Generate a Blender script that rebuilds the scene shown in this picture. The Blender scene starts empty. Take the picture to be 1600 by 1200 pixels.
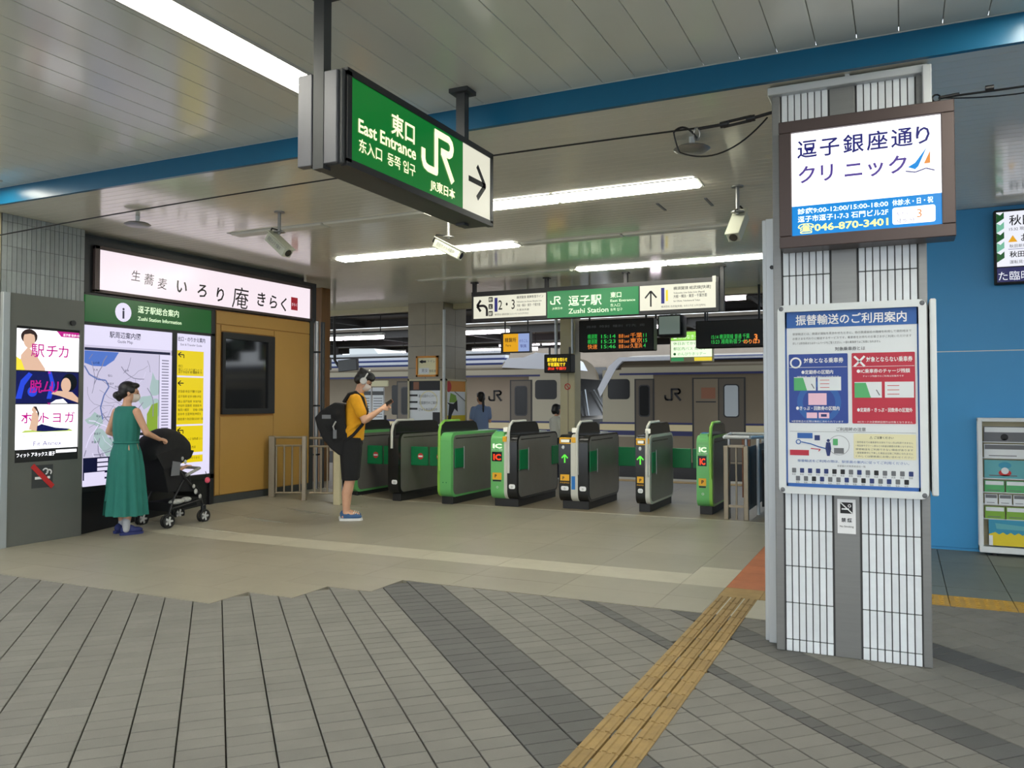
import bpy, bmesh, math, random
from mathutils import Vector, Matrix
S = bpy.context.scene
COL = S.collection
random.seed(7)
R = math.radians

# ------------------------------------------------------------------ camera, sky, exposure
cam_d = bpy.data.cameras.new('camera')
cam = bpy.data.objects.new('camera', cam_d)
COL.objects.link(cam)
cam.location = (0, 0, 1.4)
cam.rotation_euler = (R(90 + 1.66), 0, R(25.29))
cam_d.sensor_width = 36
cam_d.lens = 36 * 1287 / 1600
cam_d.shift_y = -(600 - 589) / 1600
cam_d.clip_start = .05
cam_d.clip_end = 400
S.camera = cam

world = bpy.data.worlds.new('sky')
S.world = world
world.use_nodes = True
wn = world.node_tree
bg = wn.nodes['Background']
sky_geo = wn.nodes.new('ShaderNodeTexCoord')
sky_sep = wn.nodes.new('ShaderNodeSeparateXYZ')
sky_ramp = wn.nodes.new('ShaderNodeValToRGB')
wn.links.new(sky_geo.outputs['Generated'], sky_sep.inputs[0])
wn.links.new(sky_sep.outputs['Z'], sky_ramp.inputs[0])
wn.links.new(sky_ramp.outputs[0], bg.inputs[0])
sky_ramp.color_ramp.elements[0].color = (.80, .86, .92, 1)      # overcast white at the horizon
sky_ramp.color_ramp.elements[1].color = (.72, .82, .95, 1)
bg.inputs[1].default_value = 2.65

S.view_settings.view_transform = 'Standard'
S.view_settings.look = 'None'
S.view_settings.gamma = 1
S.view_settings.use_curve_mapping = False
S.view_settings.exposure = 0.0
TUBE = 25.0            # brightness of the fluorescent tubes
SIGN = 1.0            # brightness of the backlit signs
S.cycles.max_bounces = 7
S.cycles.diffuse_bounces = 4
S.cycles.glossy_bounces = 3
S.cycles.sample_clamp_indirect = 4

# ------------------------------------------------------------------ materials
def lin(c):
    return tuple(((v / 255) / 12.92 if v / 255 <= .04045 else ((v / 255 + .055) / 1.055) ** 2.4) for v in c)
MATS = {}
def mat(name, col, rough=.5, metal=0, emit=0, noise=0, nscale=8, bump=0, bscale=60, tone=0, spec=.5, alpha=1, trans=0, ecol=None, brush=None):
    if name in MATS: return MATS[name]
    m = bpy.data.materials.new(name); m.use_nodes = True; MATS[name] = m
    nt = m.node_tree; b = nt.nodes['Principled BSDF']
    c = lin(col); b.inputs['Base Color'].default_value = (*c, 1)
    b.inputs['Roughness'].default_value = rough
    b.inputs['Metallic'].default_value = metal
    b.inputs['Specular IOR Level'].default_value = spec
    b.inputs['Alpha'].default_value = alpha
    b.inputs['Transmission Weight'].default_value = trans
    if emit:
        b.inputs['Emission Color'].default_value = (*(lin(ecol) if ecol else c), 1)
        b.inputs['Emission Strength'].default_value = emit
    def N(t): return nt.nodes.new(t)
    if noise or bump:
        tc = N('ShaderNodeNewGeometry'); tx = N('ShaderNodeTexNoise')
        tx.inputs['Detail'].default_value = 6; tx.inputs['Roughness'].default_value = .65
        tx.inputs['Scale'].default_value = nscale
        src = tc.outputs['Position']
        if brush:
            mp = N('ShaderNodeMapping'); mp.inputs['Scale'].default_value = brush
            nt.links.new(src, mp.inputs[0]); src = mp.outputs[0]
        nt.links.new(src, tx.inputs['Vector'])
    fac = None
    if noise:
        mr = N('ShaderNodeMapRange'); mr.inputs[1].default_value = .25; mr.inputs[2].default_value = .75
        mr.inputs[3].default_value = 1 - noise; mr.inputs[4].default_value = 1 + noise
        nt.links.new(tx.outputs['Fac'], mr.inputs[0]); fac = mr.outputs[0]
    if tone:
        at = N('ShaderNodeAttribute'); at.attribute_name = 'tone'
        ma = N('ShaderNodeMath'); ma.operation = 'MULTIPLY_ADD'
        ma.inputs[1].default_value = tone; ma.inputs[2].default_value = 1
        nt.links.new(at.outputs['Fac'], ma.inputs[0])
        if fac:
            mm = N('ShaderNodeMath'); mm.operation = 'MULTIPLY'
            nt.links.new(fac, mm.inputs[0]); nt.links.new(ma.outputs[0], mm.inputs[1]); fac = mm.outputs[0]
        else: fac = ma.outputs[0]
    if fac:
        hs = N('ShaderNodeHueSaturation'); hs.inputs['Color'].default_value = (*c, 1)
        nt.links.new(fac, hs.inputs['Value']); nt.links.new(hs.outputs[0], b.inputs['Base Color'])
    if bump:
        t2 = N('ShaderNodeTexNoise'); t2.inputs['Scale'].default_value = bscale; t2.inputs['Detail'].default_value = 3
        nt.links.new(src, t2.inputs['Vector'])
        bp = N('ShaderNodeBump'); bp.inputs['Strength'].default_value = bump; bp.inputs['Distance'].default_value = .004
        nt.links.new(t2.outputs['Fac'], bp.inputs['Height']); nt.links.new(bp.outputs[0], b.inputs['Normal'])
    return m
def lit(name, col, k=1.0, rough=.25):          # backlit print: dark surface plus its own light
    if name in MATS: return MATS[name]
    m = mat(name, tuple(int(v * .35) for v in col), rough, 0, SIGN * k, ecol=col)
    return m
def flat(name, col, rough=.5): return mat(name, col, rough)

mat('joint_dark', (62, 58, 52), .9, noise=.25, nscale=30)
mat('paver_grey', (117, 115, 109), .75, noise=.11, nscale=2.6, bump=.35, bscale=180, tone=.05)
mat('paver_dark', (86, 86, 84), .72, noise=.12, nscale=3, bump=.35, bscale=180, tone=.07)
mat('slab_hall', (145, 140, 124), .42, noise=.10, nscale=1.7, bump=.08, bscale=120, tone=.05)
mat('slab_light', (172, 167, 149), .45, noise=.08, nscale=4, bump=.08, bscale=120, tone=.04)
mat('slab_green', (112, 116, 108), .5, noise=.12, nscale=4, tone=.08)
mat('tactile_yellow', (150, 124, 76), .7, noise=.2, nscale=9, bump=.2, bscale=90, tone=.08)
mat('tactile_yellow_new', (190, 150, 60), .6, noise=.15, nscale=9, tone=.06)
mat('tile_terracotta', (168, 98, 58), .65, noise=.15, nscale=6, tone=.08)
mat('platform_floor', (128, 118, 98), .45, noise=.1, nscale=2)
mat('ceiling_panel', (238, 235, 220), .12, noise=.03, nscale=1.2, spec=1.0)
MATS['ceiling_panel'].node_tree.nodes['Principled BSDF'].inputs['IOR'].default_value = 1.6
mat('ceiling_front', (226, 228, 220), .16, noise=.03, nscale=1.2, spec=.7)
mat('ceiling_gap', (60, 58, 54), .8)
mat('beam_blue', (8, 98, 136), .28, noise=.06, nscale=2)
mat('wall_blue', (56, 148, 206), .4, noise=.04, nscale=1)
mat('white_trim', (216, 218, 214), .4)
mat('tile_white', (230, 235, 238), .22, noise=.05, nscale=14, tone=.06)
mat('tile_grey', (150, 156, 156), .3, noise=.08, nscale=14, tone=.10)
mat('tile_beige', (150, 140, 118), .35, noise=.08, nscale=6, tone=.08)
mat('grout', (92, 92, 92), .9)
mat('steel', (150, 150, 150), .32, metal=.85, noise=.08, nscale=3, brush=(30, 30, 1))
mat('steel_panel', (142, 142, 140), .38, metal=.6, noise=.06, nscale=3, brush=(1, 1, 20))
mat('steel_light', (200, 204, 206), .35, metal=.35)
mat('steel_warm', (150, 138, 118), .35, metal=.6, noise=.1, nscale=8)
mat('black_metal', (30, 30, 32), .38, noise=.1)
mat('black_soft', (20, 20, 21), .6)
mat('dark_grey', (58, 60, 60), .45, noise=.08)
mat('kiosk_body', (106, 108, 102), .42, metal=.25, noise=.06, nscale=2)
mat('kiosk_frame', (176, 182, 184), .35, metal=.4)
mat('end_grey', (104, 104, 108), .4, metal=.3)
mat('bronze_frame', (84, 72, 70), .4, metal=.4)
mat('shop_yellow', (172, 133, 68), .45, noise=.05, nscale=1.5)
mat('shop_trim', (160, 112, 50), .5)
mat('wood_post', (132, 92, 48), .55, noise=.15, nscale=6, brush=(4, 4, .5))
mat('glass_dark', (20, 20, 20), .04, spec=.9)
mat('glass_window', (26, 28, 30), .06, spec=.8)
mat('gate_side', (128, 126, 120), .36, metal=.35, noise=.10, nscale=2.5)
mat('gate_black', (26, 27, 28), .25)
mat('gate_green', (108, 188, 110), .3)
mat('gate_green_rim', (140, 200, 80), .3)
mat('gate_strip', (206, 206, 196), .35)
mat('flap_green', (0, 118, 68), .35)
mat('gate_base', (38, 38, 38), .55)
mat('cream_paint', (196, 186, 150), .5, noise=.05)
mat('white_plastic', (222, 226, 226), .4)
mat('cam_body', (196, 198, 180), .4)
mat('train_steel', (122, 110, 90), .36, metal=.35, noise=.06, nscale=1.0)
mat('train_steel_light', (172, 164, 140), .4, metal=.15)
mat('train_white', (228, 230, 234), .35)
mat('train_navy', (34, 38, 92), .4)
mat('train_cream', (224, 206, 158), .45)
mat('train_glass', (26, 26, 25), .22, spec=.3)
mat('train_dark', (44, 42, 40), .5)
mat('train_door', (92, 84, 72), .38, metal=.4)
mat('roof_under', (84, 76, 64), .7, noise=.2, nscale=2)
mat('far_wall', (120, 110, 98), .7, noise=.2, nscale=.5)
mat('roof_steel', (48, 46, 44), .7)
mat('skin', (206, 158, 128), .5, noise=.05, nscale=20)
mat('hair_black', (18, 16, 16), .45, noise=.3, nscale=60)
mat('dress_green', (34, 114, 102), .8, noise=.06, nscale=12)
mat('shirt_yellow', (226, 160, 22), .85, noise=.08, nscale=14)
mat('cloth_black', (17, 17, 19), .85, noise=.2, nscale=20)
mat('cloth_navy', (26, 30, 52), .8)
mat('denim_blue', (58, 92, 132), .8)
mat('sole_white', (220, 220, 216), .6)
mat('sock_grey', (176, 178, 182), .9)
mat('mask_white', (226, 214, 206), .8)
mat('shoe_blue', (34, 44, 100), .7)
mat('shirt_lightblue', (118, 138, 176), .8)
mat('shirt_white', (206, 206, 196), .8)
mat('rubber', (24, 24, 24), .7)
mat('wheel_grey', (196, 196, 194), .45)
mat('fabric_print', (168, 168, 164), .85, noise=.5, nscale=45)
mat('pink', (240, 92, 118), .5)
mat('paper_white', (226, 230, 232), .5)
mat('sign_blue', (44, 96, 170), .45)
mat('sign_darkblue', (40, 70, 150), .45)
mat('sign_red', (190, 40, 62), .45)
mat('ink_black', (32, 32, 34), .6)
mat('ink_grey', (110, 112, 116), .6)
mat('ink_white', (240, 240, 240), .5)
mat('ink_navy', (40, 56, 112), .6)
mat('ink_red', (196, 40, 40), .5)
mat('sticker_yellow', (240, 180, 40), .5)
mat('sticker_blue', (30, 120, 200), .5)
mat('print_green', (86, 176, 110), .5)
mat('print_pink', (240, 196, 214), .5)
mat('print_cream', (232, 226, 184), .5)
mat('print_yellow', (226, 202, 40), .5)
mat('print_sky', (52, 146, 178), .4)
mat('print_teal', (96, 170, 178), .5)
mat('print_lime', (130, 176, 60), .5)
mat('print_orange', (214, 140, 40), .5)
mat('print_brown', (140, 92, 66), .6)
mat('tube', (255, 255, 250), .5, emit=TUBE, ecol=(255, 252, 236))
mat('tube_pink', (255, 250, 255), .5, emit=TUBE * .6, ecol=(255, 238, 252))
mat('tube_off', (214, 214, 204), .45)
mat('lamp_frame', (190, 190, 182), .4)
lit('lit_white', (250, 250, 255), 1.7)
lit('lit_soba', (232, 218, 226), 1.15)
lit('lit_cream', (226, 224, 204), 1.0)
lit('lit_sign_green', (14, 122, 44), .75)
lit('lit_station_green', (20, 140, 72), .8)
lit('lit_header_green', (20, 92, 36), .7)
lit('lit_text', (255, 252, 200), 1.35)
lit('lit_ink', (26, 24, 26), .2)
lit('lit_navyink', (40, 40, 130), .7)
lit('lit_purple', (92, 72, 160), .8)
lit('lit_blue', (0, 132, 214), 1.05)
lit('lit_blue_text', (236, 255, 246), 1.5)
lit('lit_phone', (244, 250, 150), 1.4)
lit('lit_map', (206, 200, 226), .95)
lit('lit_map_white', (226, 220, 246), 1.0)
lit('lit_map_blue', (84, 120, 206), .9)
lit('lit_map_river', (110, 128, 190), .8)
lit('lit_map_green', (172, 196, 196), .9)
lit('lit_map_lime', (140, 172, 60), .9)
lit('lit_map_line', (150, 146, 172), .8)
lit('lit_map_navy', (26, 26, 66), .6)
lit('lit_map_pink', (220, 150, 160), .9)
lit('lit_yellow', (232, 206, 20), .95)
lit('lit_magenta', (196, 20, 140), .95)
lit('lit_adnavy', (20, 20, 90), .8)
lit('lit_adblue', (40, 70, 220), 1.0)
lit('lit_skin', (226, 186, 160), 1.0)
lit('lit_hair', (60, 36, 30), .6)
lit('lit_adyellow', (240, 220, 60), 1.1)
lit('lit_adgreen', (190, 210, 100), 1.0)
lit('lit_led_red', (255, 60, 20), 1.6)
lit('lit_led_green', (30, 190, 70), 1.1)
lit('lit_led_orange', (240, 130, 30), 1.1)
lit('lit_led_yellow', (255, 220, 30), 1.3)
lit('lit_arrow_green', (90, 220, 60), 1.2)
lit('lit_tv', (236, 238, 248), 1.0)
lit('lit_tv_green', (120, 190, 160), .9)
lit('lit_poster_yellow', (236, 170, 20), .9)
lit('lit_poster_blue', (150, 170, 220), .9)
lit('lit_lime_poster', (150, 220, 90), 1.1)
lit('lit_lime_white', (226, 250, 210), 1.2)
lit('lit_orange_logo', (226, 140, 60), 1.0)
lit('lit_dim', (120, 136, 126), .55)
lit('lit_seal_red', (160, 30, 44), .8)

# ------------------------------------------------------------------ mesh helpers
V = Vector
WM = {}
def wm(o): return WM.get(o.name, Matrix.Identity(4)) if o else Matrix.Identity(4)
class MB:
    def __init__(s): s.v = []; s.f = []; s.t = []
    def add(s, vs, fs, tone=0):
        n = len(s.v); s.v += [tuple(p) for p in vs]
        s.f += [tuple(i + n for i in f) for f in fs]; s.t += [tone] * len(fs); return s
    def box(s, x0, y0, z0, x1, y1, z1, bevel=0, M=None, tone=0, seg=1):
        if x0 > x1: x0, x1 = x1, x0
        if y0 > y1: y0, y1 = y1, y0
        if z0 > z1: z0, z1 = z1, z0
        vs = [V((x, y, z)) for x in (x0, x1) for y in (y0, y1) for z in (z0, z1)]
        fs = [(0, 1, 3, 2), (4, 6, 7, 5), (0, 4, 5, 1), (2, 3, 7, 6), (0, 2, 6, 4), (1, 5, 7, 3)]
        if bevel:
            bm = bmesh.new(); bv = [bm.verts.new(p) for p in vs]
            for f in fs: bm.faces.new([bv[i] for i in f])
            bmesh.ops.bevel(bm, geom=bm.edges[:], offset=bevel, segments=seg, affect='EDGES', profile=.5)
            bm.verts.index_update()
            vs = [v.co.copy() for v in bm.verts]; fs = [tuple(v.index for v in f.verts) for f in bm.faces]; bm.free()
        if M: vs = [M @ p for p in vs]
        return s.add(vs, fs, tone)
    def prism(s, pts, a0, a1, axis='y', M=None, tone=0):
        # pts in the other two axes, ordered (x,z) for y, (y,z) for x, (x,y) for z
        def mk(p, a): return V({'y': (p[0], a, p[1]), 'x': (a, p[0], p[1]), 'z': (p[0], p[1], a)}[axis])
        n = len(pts); vs = [mk(p, a0) for p in pts] + [mk(p, a1) for p in pts]
        fs = [tuple(range(n))[::-1], tuple(range(n, 2 * n))] + [(i, (i + 1) % n, n + (i + 1) % n, n + i) for i in range(n)]
        if M: vs = [M @ p for p in vs]
        return s.add(vs, fs, tone)
    def tube(s, path, r, n=8, M=None, closed=False, cap=True):
        P = [V(p) for p in path]; rs = r if isinstance(r, (list, tuple)) else [r] * len(P)
        vs = []; up = None
        for i, p in enumerate(P):
            a = P[i - 1] if i > 0 else (P[-1] if closed else P[0]); b = P[i + 1] if i < len(P) - 1 else (P[0] if closed else P[-1])
            d = (b - a)
            if d.length < 1e-9: d = V((0, 0, 1))
            d.normalize()
            if up is None: up = V((0, 0, 1)) if abs(d.z) < .9 else V((1, 0, 0))
            x = d.cross(up)
            if x.length < 1e-6: x = d.orthogonal()
            x.normalize(); y = x.cross(d).normalized(); up = y
            for k in range(n):
                t = 2 * math.pi * k / n; vs.append(p + (x * math.cos(t) + y * math.sin(t)) * rs[i])
        fs = []; m = len(P)
        for i in range(m if closed else m - 1):
            j = (i + 1) % m
            for k in range(n): fs.append((i * n + k, i * n + (k + 1) % n, j * n + (k + 1) % n, j * n + k))
        if cap and not closed: fs += [tuple(range(n))[::-1], tuple(range((m - 1) * n, m * n))]
        if M: vs = [M @ p for p in vs]
        return s.add(vs, fs)
    def sphere(s, c, r, n=12, m=8, M=None, rot=None):
        r = (r, r, r) if not isinstance(r, (tuple, list)) else r
        vs = [V((0, 0, 1))]
        for i in range(1, m):
            a = math.pi * i / m
            for k in range(n):
                t = 2 * math.pi * k / n; vs.append(V((math.sin(a) * math.cos(t), math.sin(a) * math.sin(t), math.cos(a))))
        vs.append(V((0, 0, -1)))
        Q = rot.to_matrix() if rot else Matrix.Identity(3)
        vs = [V(c) + Q @ V((p.x * r[0], p.y * r[1], p.z * r[2])) for p in vs]
        fs = [(0, 1 + k, 1 + (k + 1) % n) for k in range(n)]
        for i in range(m - 2):
            for k in range(n):
                a = 1 + i * n + k; b = 1 + i * n + (k + 1) % n; fs.append((a, a + n, b + n, b))
        L = len(vs) - 1; o = 1 + (m - 2) * n
        fs += [(L, o + (k + 1) % n, o + k) for k in range(n)]
        if M: vs = [M @ p for p in vs]
        return s.add(vs, fs)
    def loft(s, rings, cap=True, closed=True, M=None, skip=None):
        n = len(rings[0]); vs = [V(p) for r in rings for p in r]; fs = []
        for i in range(len(rings) - 1):
            for k in range(n if closed else n - 1):
                if skip and skip(i, k): continue
                fs.append((i * n + k, i * n + (k + 1) % n, (i + 1) * n + (k + 1) % n, (i + 1) * n + k))
        if cap: fs += [tuple(range(n))[::-1], tuple(range((len(rings) - 1) * n, len(rings) * n))]
        if M: vs = [M @ p for p in vs]
        return s.add(vs, fs)
    def mesh(s, name, m, sub=None, smooth=0):
        me = bpy.data.meshes.new(name)
        vs = [sub @ V(p) for p in s.v] if sub else s.v
        me.from_pydata(vs, [], s.f); me.materials.append(MATS[m])
        if any(s.t):
            a = me.attributes.new('tone', 'FLOAT', 'FACE'); a.data.foreach_set('value', s.t)
        bm = bmesh.new(); bm.from_mesh(me); bmesh.ops.recalc_face_normals(bm, faces=bm.faces[:]); bm.to_mesh(me); bm.free()
        if smooth:
            me.polygons.foreach_set('use_smooth', [True] * len(me.polygons))
            me.set_sharp_from_angle(angle=R(smooth))
        me.update(); return me
    def build(s, name, m, parent=None, smooth=0, local=False, kind=None):
        sub = None
        if parent and not local: sub = wm(parent).inverted()
        o = bpy.data.objects.new(name, s.mesh(name, m, sub, smooth)); COL.objects.link(o)
        if parent: o.parent = parent; WM[o.name] = wm(parent)
        if kind: o['kind'] = kind
        return o
def tag(o, label, cat, group=None):
    o['label'] = label; o['category'] = cat
    if group: o['group'] = group
    return o
def thing(name, label, cat, loc=(0, 0, 0), rz=0, group=None):
    o = bpy.data.objects.new(name, None); COL.objects.link(o); o.empty_display_size = .1
    o.location = loc; o.rotation_euler = (0, 0, rz)
    WM[o.name] = Matrix.Translation(V(loc)) @ Matrix.Rotation(rz, 4, 'Z')
    return tag(o, label, cat, group)
def solo(mb, name, m, loc, label, cat, smooth=0, group=None):      # a thing that is one mesh, origin at loc
    o = bpy.data.objects.new(name, mb.mesh(name, m, Matrix.Translation(-V(loc)), smooth)); COL.objects.link(o)
    o.location = loc; WM[o.name] = Matrix.Translation(V(loc)); return tag(o, label, cat, group)
def struct(mb, name, m, smooth=0):
    o = mb.build(name, m, None, smooth); o['kind'] = 'structure'; return o
def inst(name, me, parent, loc=(0, 0, 0), rz=0):
    o = bpy.data.objects.new(name, me); COL.objects.link(o); o.parent = parent
    o.location = loc; o.rotation_euler = (0, 0, rz); WM[o.name] = wm(parent); return o
def copy_tree(o, parent=None):
    c = o.copy(); COL.objects.link(c); c.parent = parent
    for ch in [x for x in bpy.data.objects if x.parent == o]: copy_tree(ch, c)
    return c
def hull(pts):
    return pts
def rrect(x0, y0, x1, y1, r, n=5):
    out = []
    for cx, cy, a in ((x1 - r, y0 + r, -90), (x1 - r, y1 - r, 0), (x0 + r, y1 - r, 90), (x0 + r, y0 + r, 180)):
        for k in range(n + 1):
            t = R(a + 90 * k / n); out.append((cx + r * math.cos(t), cy + r * math.sin(t)))
    return out

# ------------------------------------------------------------------ flat print and lettering
_tc = {}
def text2d(s, bold=0):
    if any(ord(c) > 0x2fff for c in s): bold = min(bold, .011)
    key = (s, bold)
    if key not in _tc:
        cu = bpy.data.curves.new('t', 'FONT'); cu.body = s; cu.size = 1; cu.resolution_u = 2; cu.offset = bold
        ob = bpy.data.objects.new('t', cu); COL.objects.link(ob)
        dg = bpy.context.evaluated_depsgraph_get(); dg.update()
        me = ob.evaluated_get(dg).to_mesh()
        vs = [(v.co.x, v.co.y) for v in me.vertices]; fs = [tuple(p.vertices) for p in me.polygons]
        ob.evaluated_get(dg).to_mesh_clear()
        bpy.data.objects.remove(ob); bpy.data.curves.remove(cu)
        _tc[key] = (vs, fs)
    return _tc[key]
class Print:
    """Flat print on a real surface: o = lower-left corner, xd / yd unit axes, n outward normal."""
    def __init__(s, o, xd, yd=(0, 0, 1), n=None):
        s.o = V(o); s.x = V(xd).normalized(); s.y = V(yd).normalized(); s.n = V(n).normalized() if n else s.x.cross(s.y)
        s.g = {}
    def P(s, u, v, d): return s.o + s.x * u + s.y * v + s.n * d
    def mb(s, key): return s.g.setdefault(key, MB())
    def poly(s, m, pts, d=.001, part='print'):
        n = len(pts); s.mb((part, m)).add([s.P(u, v, d) for u, v in pts], [tuple(range(n))]); return s
    def rect(s, m, u0, v0, u1, v1, d=.001, part='print'): return s.poly(m, [(u0, v0), (u1, v0), (u1, v1), (u0, v1)], d, part)
    def disc(s, m, u, v, r, d=.001, part='print', ry=None, n=20):
        ry = ry or r
        return s.poly(m, [(u + r * math.cos(2 * math.pi * k / n), v + ry * math.sin(2 * math.pi * k / n)) for k in range(n)], d, part)
    def ring(s, m, u, v, r0, r1, d=.001, part='print', n=24, a0=0, a1=360):
        full = a1 - a0 >= 360; pts = []
        for k in range(n + 1):
            t = R(a0 + (a1 - a0) * k / n); pts.append((t,))
        vs = []; fs = []
        for (t,) in pts:
            vs += [s.P(u + r0 * math.cos(t), v + r0 * math.sin(t), d), s.P(u + r1 * math.cos(t), v + r1 * math.sin(t), d)]
        for k in range(n): fs.append((2 * k, 2 * k + 1, 2 * k + 3, 2 * k + 2))
        s.mb((part, m)).add(vs, fs); return s
    def line(s, m, pts, w, d=.001, part='print'):
        for (a, b) in zip(pts[:-1], pts[1:]):
            dx, dy = b[0] - a[0], b[1] - a[1]; L = math.hypot(dx, dy) or 1; nx, ny = -dy / L * w / 2, dx / L * w / 2
            s.poly(m, [(a[0] + nx, a[1] + ny), (a[0] - nx, a[1] - ny), (b[0] - nx, b[1] - ny), (b[0] + nx, b[1] + ny)], d, part)
        return s
    def text(s, m, t, u, v, h, w=None, al='l', d=.002, bold=0, part='lettering', shear=0):
        if bold >= .014 and any(ord(c) > 0x2fff for c in t):      # heavy weight for kanji: a second pass shifted by a hair
            for i, (du, dv) in enumerate(((bold * .55, 0), (0, bold * .45))): s.text(m, t, u + du * h, v + dv * h, h, w, al, d + .0004 * (i + 1), .0111, part, shear)
            bold = .011
        vs, fs = text2d(t, bold)
        if not vs: return s
        x0 = min(p[0] for p in vs); x1 = max(p[0] for p in vs)
        sx = h if w is None else w / (x1 - x0); W = (x1 - x0) * sx
        off = {'l': 0, 'c': -W / 2, 'r': -W}[al]
        s.mb((part, m)).add([s.P(u + off + (p[0] - x0) * sx + shear * p[1] * h, v + p[1] * h, d) for p in vs], fs); return s
    def flush(s, parent):
        for (part, m), b in s.g.items(): b.build(part, m, parent)
        s.g = {}
JR_J = [(0, .36), (0, .20), (.10, .05), (.26, 0), (.52, 0), (.52, 1), (.88, 1), (1.0, .93), (1.05, .80), (1.0, .60), (.88, .52), (.80, .50)]
def jr_logo(pr, m, u, v, h, d=.002, part='lettering'):
    k = h; t = .155 * k
    def L(pts): 
        pr.line(m, [(u + a * k, v + b * k) for a, b in pts], t, d, part)
        for a, b in pts[1:-1]: pr.disc(m, u + a * k, v + b * k, t / 2, d, part, n=10)
    L([(.08, .46), (.08, .24), (.14, .12), (.27, .08), (.60, .08), (.60, .92)])
    L([(.53, .92), (1.14, .92), (1.24, .86), (1.28, .76), (1.24, .64), (1.14, .58), (.80, .58)])
    pr.line(m, [(u + .86 * k, v + .58 * k), (u + 1.32 * k, v + .02 * k)], t * 1.1, d, part)

# ------------------------------------------------------------------ the floor
def rise(x, y):                                   # the hall floor climbs a little towards the shop wall
    return .12 * min(1, max(0, (-6.7 - x))) * min(1, max(0, (y - 5.9) / 1.8))
b = MB().box(-40, -30, -.3, 40, 14.6, -.03)
floor = struct(b, 'floor', 'joint_dark')
b = MB().box(-40, -30, -.02, 40, 1.0, 0).box(-40, 1.0, -.02, -10.6, 14, 0).box(3.6, 1.0, -.02, 40, 14, 0)
b.build('outer_paving', 'paver_grey', floor)
SQ = math.sqrt(.5)
def in_view(x, y, m=140):
    f = V((-math.sin(R(25.29)), math.cos(R(25.29)))); r = V((f.y, -f.x)); d = x * f.x + y * f.y
    return d > .6 and abs(x * r.x + y * r.y) * 1287 / d < 800 + m
vb = [(-.142 + .19 * k, 0) for k in range(-36, 7)] + [(1.187, 1), (1.40, 1), (1.62, 0), (1.817, 0), (2.015, 0), (2.21, 0), (2.41, 1), (2.50, 0), (2.685, 0), (2.87, 1), (3.08, 0), (3.287, 0), (3.49, 0), (3.70, 1), (3.92, 0)] + [(3.92 + .2 * k, 0) for k in range(1, 16)]
vb.sort()
def bnd(x): return 4.283 if x < -4.33 else 4.655 if x < -3.92 else 5.05 if x < -3.53 else 5.48 if x < -.72 else 6.39
pav = []
for (v0, dk), (v1, _) in zip(vb[:-1], vb[1:]):
    if v1 - v0 < .05: continue
    off = random.random() * .1035
    for i in range(-10, 110):
        u0 = off + i * .1035; u = u0 + .052; v = (v0 + v1) / 2
        x, y = (v - u) * SQ, (v + u) * SQ
        if y < 1.1 or y > bnd(x) + .12 or x > 3.7 or x < -10.7: continue
        if -1.13 < x < -1.0: continue
        if -.5 < x < 0 and 5.0 < y < 5.5: continue
        if not in_view(x, y, 1100): continue
        pav.append((x, y, round(v1 - v0, 3), dk))
def paver_mb(w, tone, cx=0, cy=0, rot=False, mb=None, dz=0):
    mb = mb or MB(); a, c = .1035 / 2 - .0018, w / 2 - .0035; e = .002; vs = []
    for (aa, cc, z) in ((a, c, -.028), (a, c, -.002), (a - e, c - e, 0)):
        for sx, sy in ((-1, -1), (1, -1), (1, 1), (-1, 1)):
            px, py = sx * aa, sy * cc
            if rot: px, py = cx - px * SQ - py * SQ, cy + px * SQ - py * SQ
            vs.append((px, py, z + dz))
    fs = [(8, 9, 10, 11)]
    for r0 in (0, 4):
        for k in range(4): fs.append((r0 + k, r0 + (k + 1) % 4, r0 + 4 + (k + 1) % 4, r0 + 4 + k))
    return mb.add(vs, fs, tone)
vis = sorted([p for p in pav if in_view(p[0], p[1], 0) and p[1] * math.cos(R(25.29)) - p[0] * math.sin(R(25.29)) > 2.95], key=lambda p: p[0] ** 2 + p[1] ** 2)
near = set(vis[:300]); pc = {}
for p in vis[:300]:
    ti = random.randrange(5); key = (p[2], p[3], ti)
    if key not in pc: pc[key] = paver_mb(p[2], (ti - 2) / 2 or .01).mesh('paver', 'paver_dark' if p[3] else 'paver_grey')
    inst('paver', pc[key], floor, (p[0], p[1], random.uniform(-.0008, .0008)), R(135))
for dk, m in ((0, 'paver_grey'), (1, 'paver_dark')):
    mb = MB()
    for p in pav:
        if p[3] == dk and p not in near: paver_mb(p[2], random.uniform(-1, 1) or .01, p[0], p[1], True, mb, random.uniform(-.0008, .0008))
    mb.build('far_pavers', m, floor, kind='stuff')

def slab(x0, x1, y0, y1, m, name='floor_slab', top=.004, g=.0012, parent=None, tone=None, sub=1):
    x0 += g; x1 -= g; y0 += g; y1 -= g; mb = MB(); n = sub + 1; t = random.uniform(-1, 1) if tone is None else tone
    vs = []; fs = []
    for j in range(n):
        for i in range(n):
            x = x0 + (x1 - x0) * i / sub; y = y0 + (y1 - y0) * j / sub; vs.append((x, y, top + rise(x, y)))
    for j in range(sub):
        for i in range(sub): a = j * n + i; fs.append((a, a + 1, a + n + 1, a + n))
    c = len(vs); vs += [(x0, y0, -.03), (x1, y0, -.03), (x1, y1, -.03), (x0, y1, -.03)]
    q = [0, sub, n * n - 1, n * (n - 1)]
    for k in range(4): fs.append((q[k], q[(k + 1) % 4], c + (k + 1) % 4, c + k))
    mb.add(vs, fs, t); return mb.build(name, m, parent or floor)
def xs_of(a, b, st):
    out = [a]; 
    while out[-1] + st < b - .05: out.append(out[-1] + st)
    return out + [b]
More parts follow.
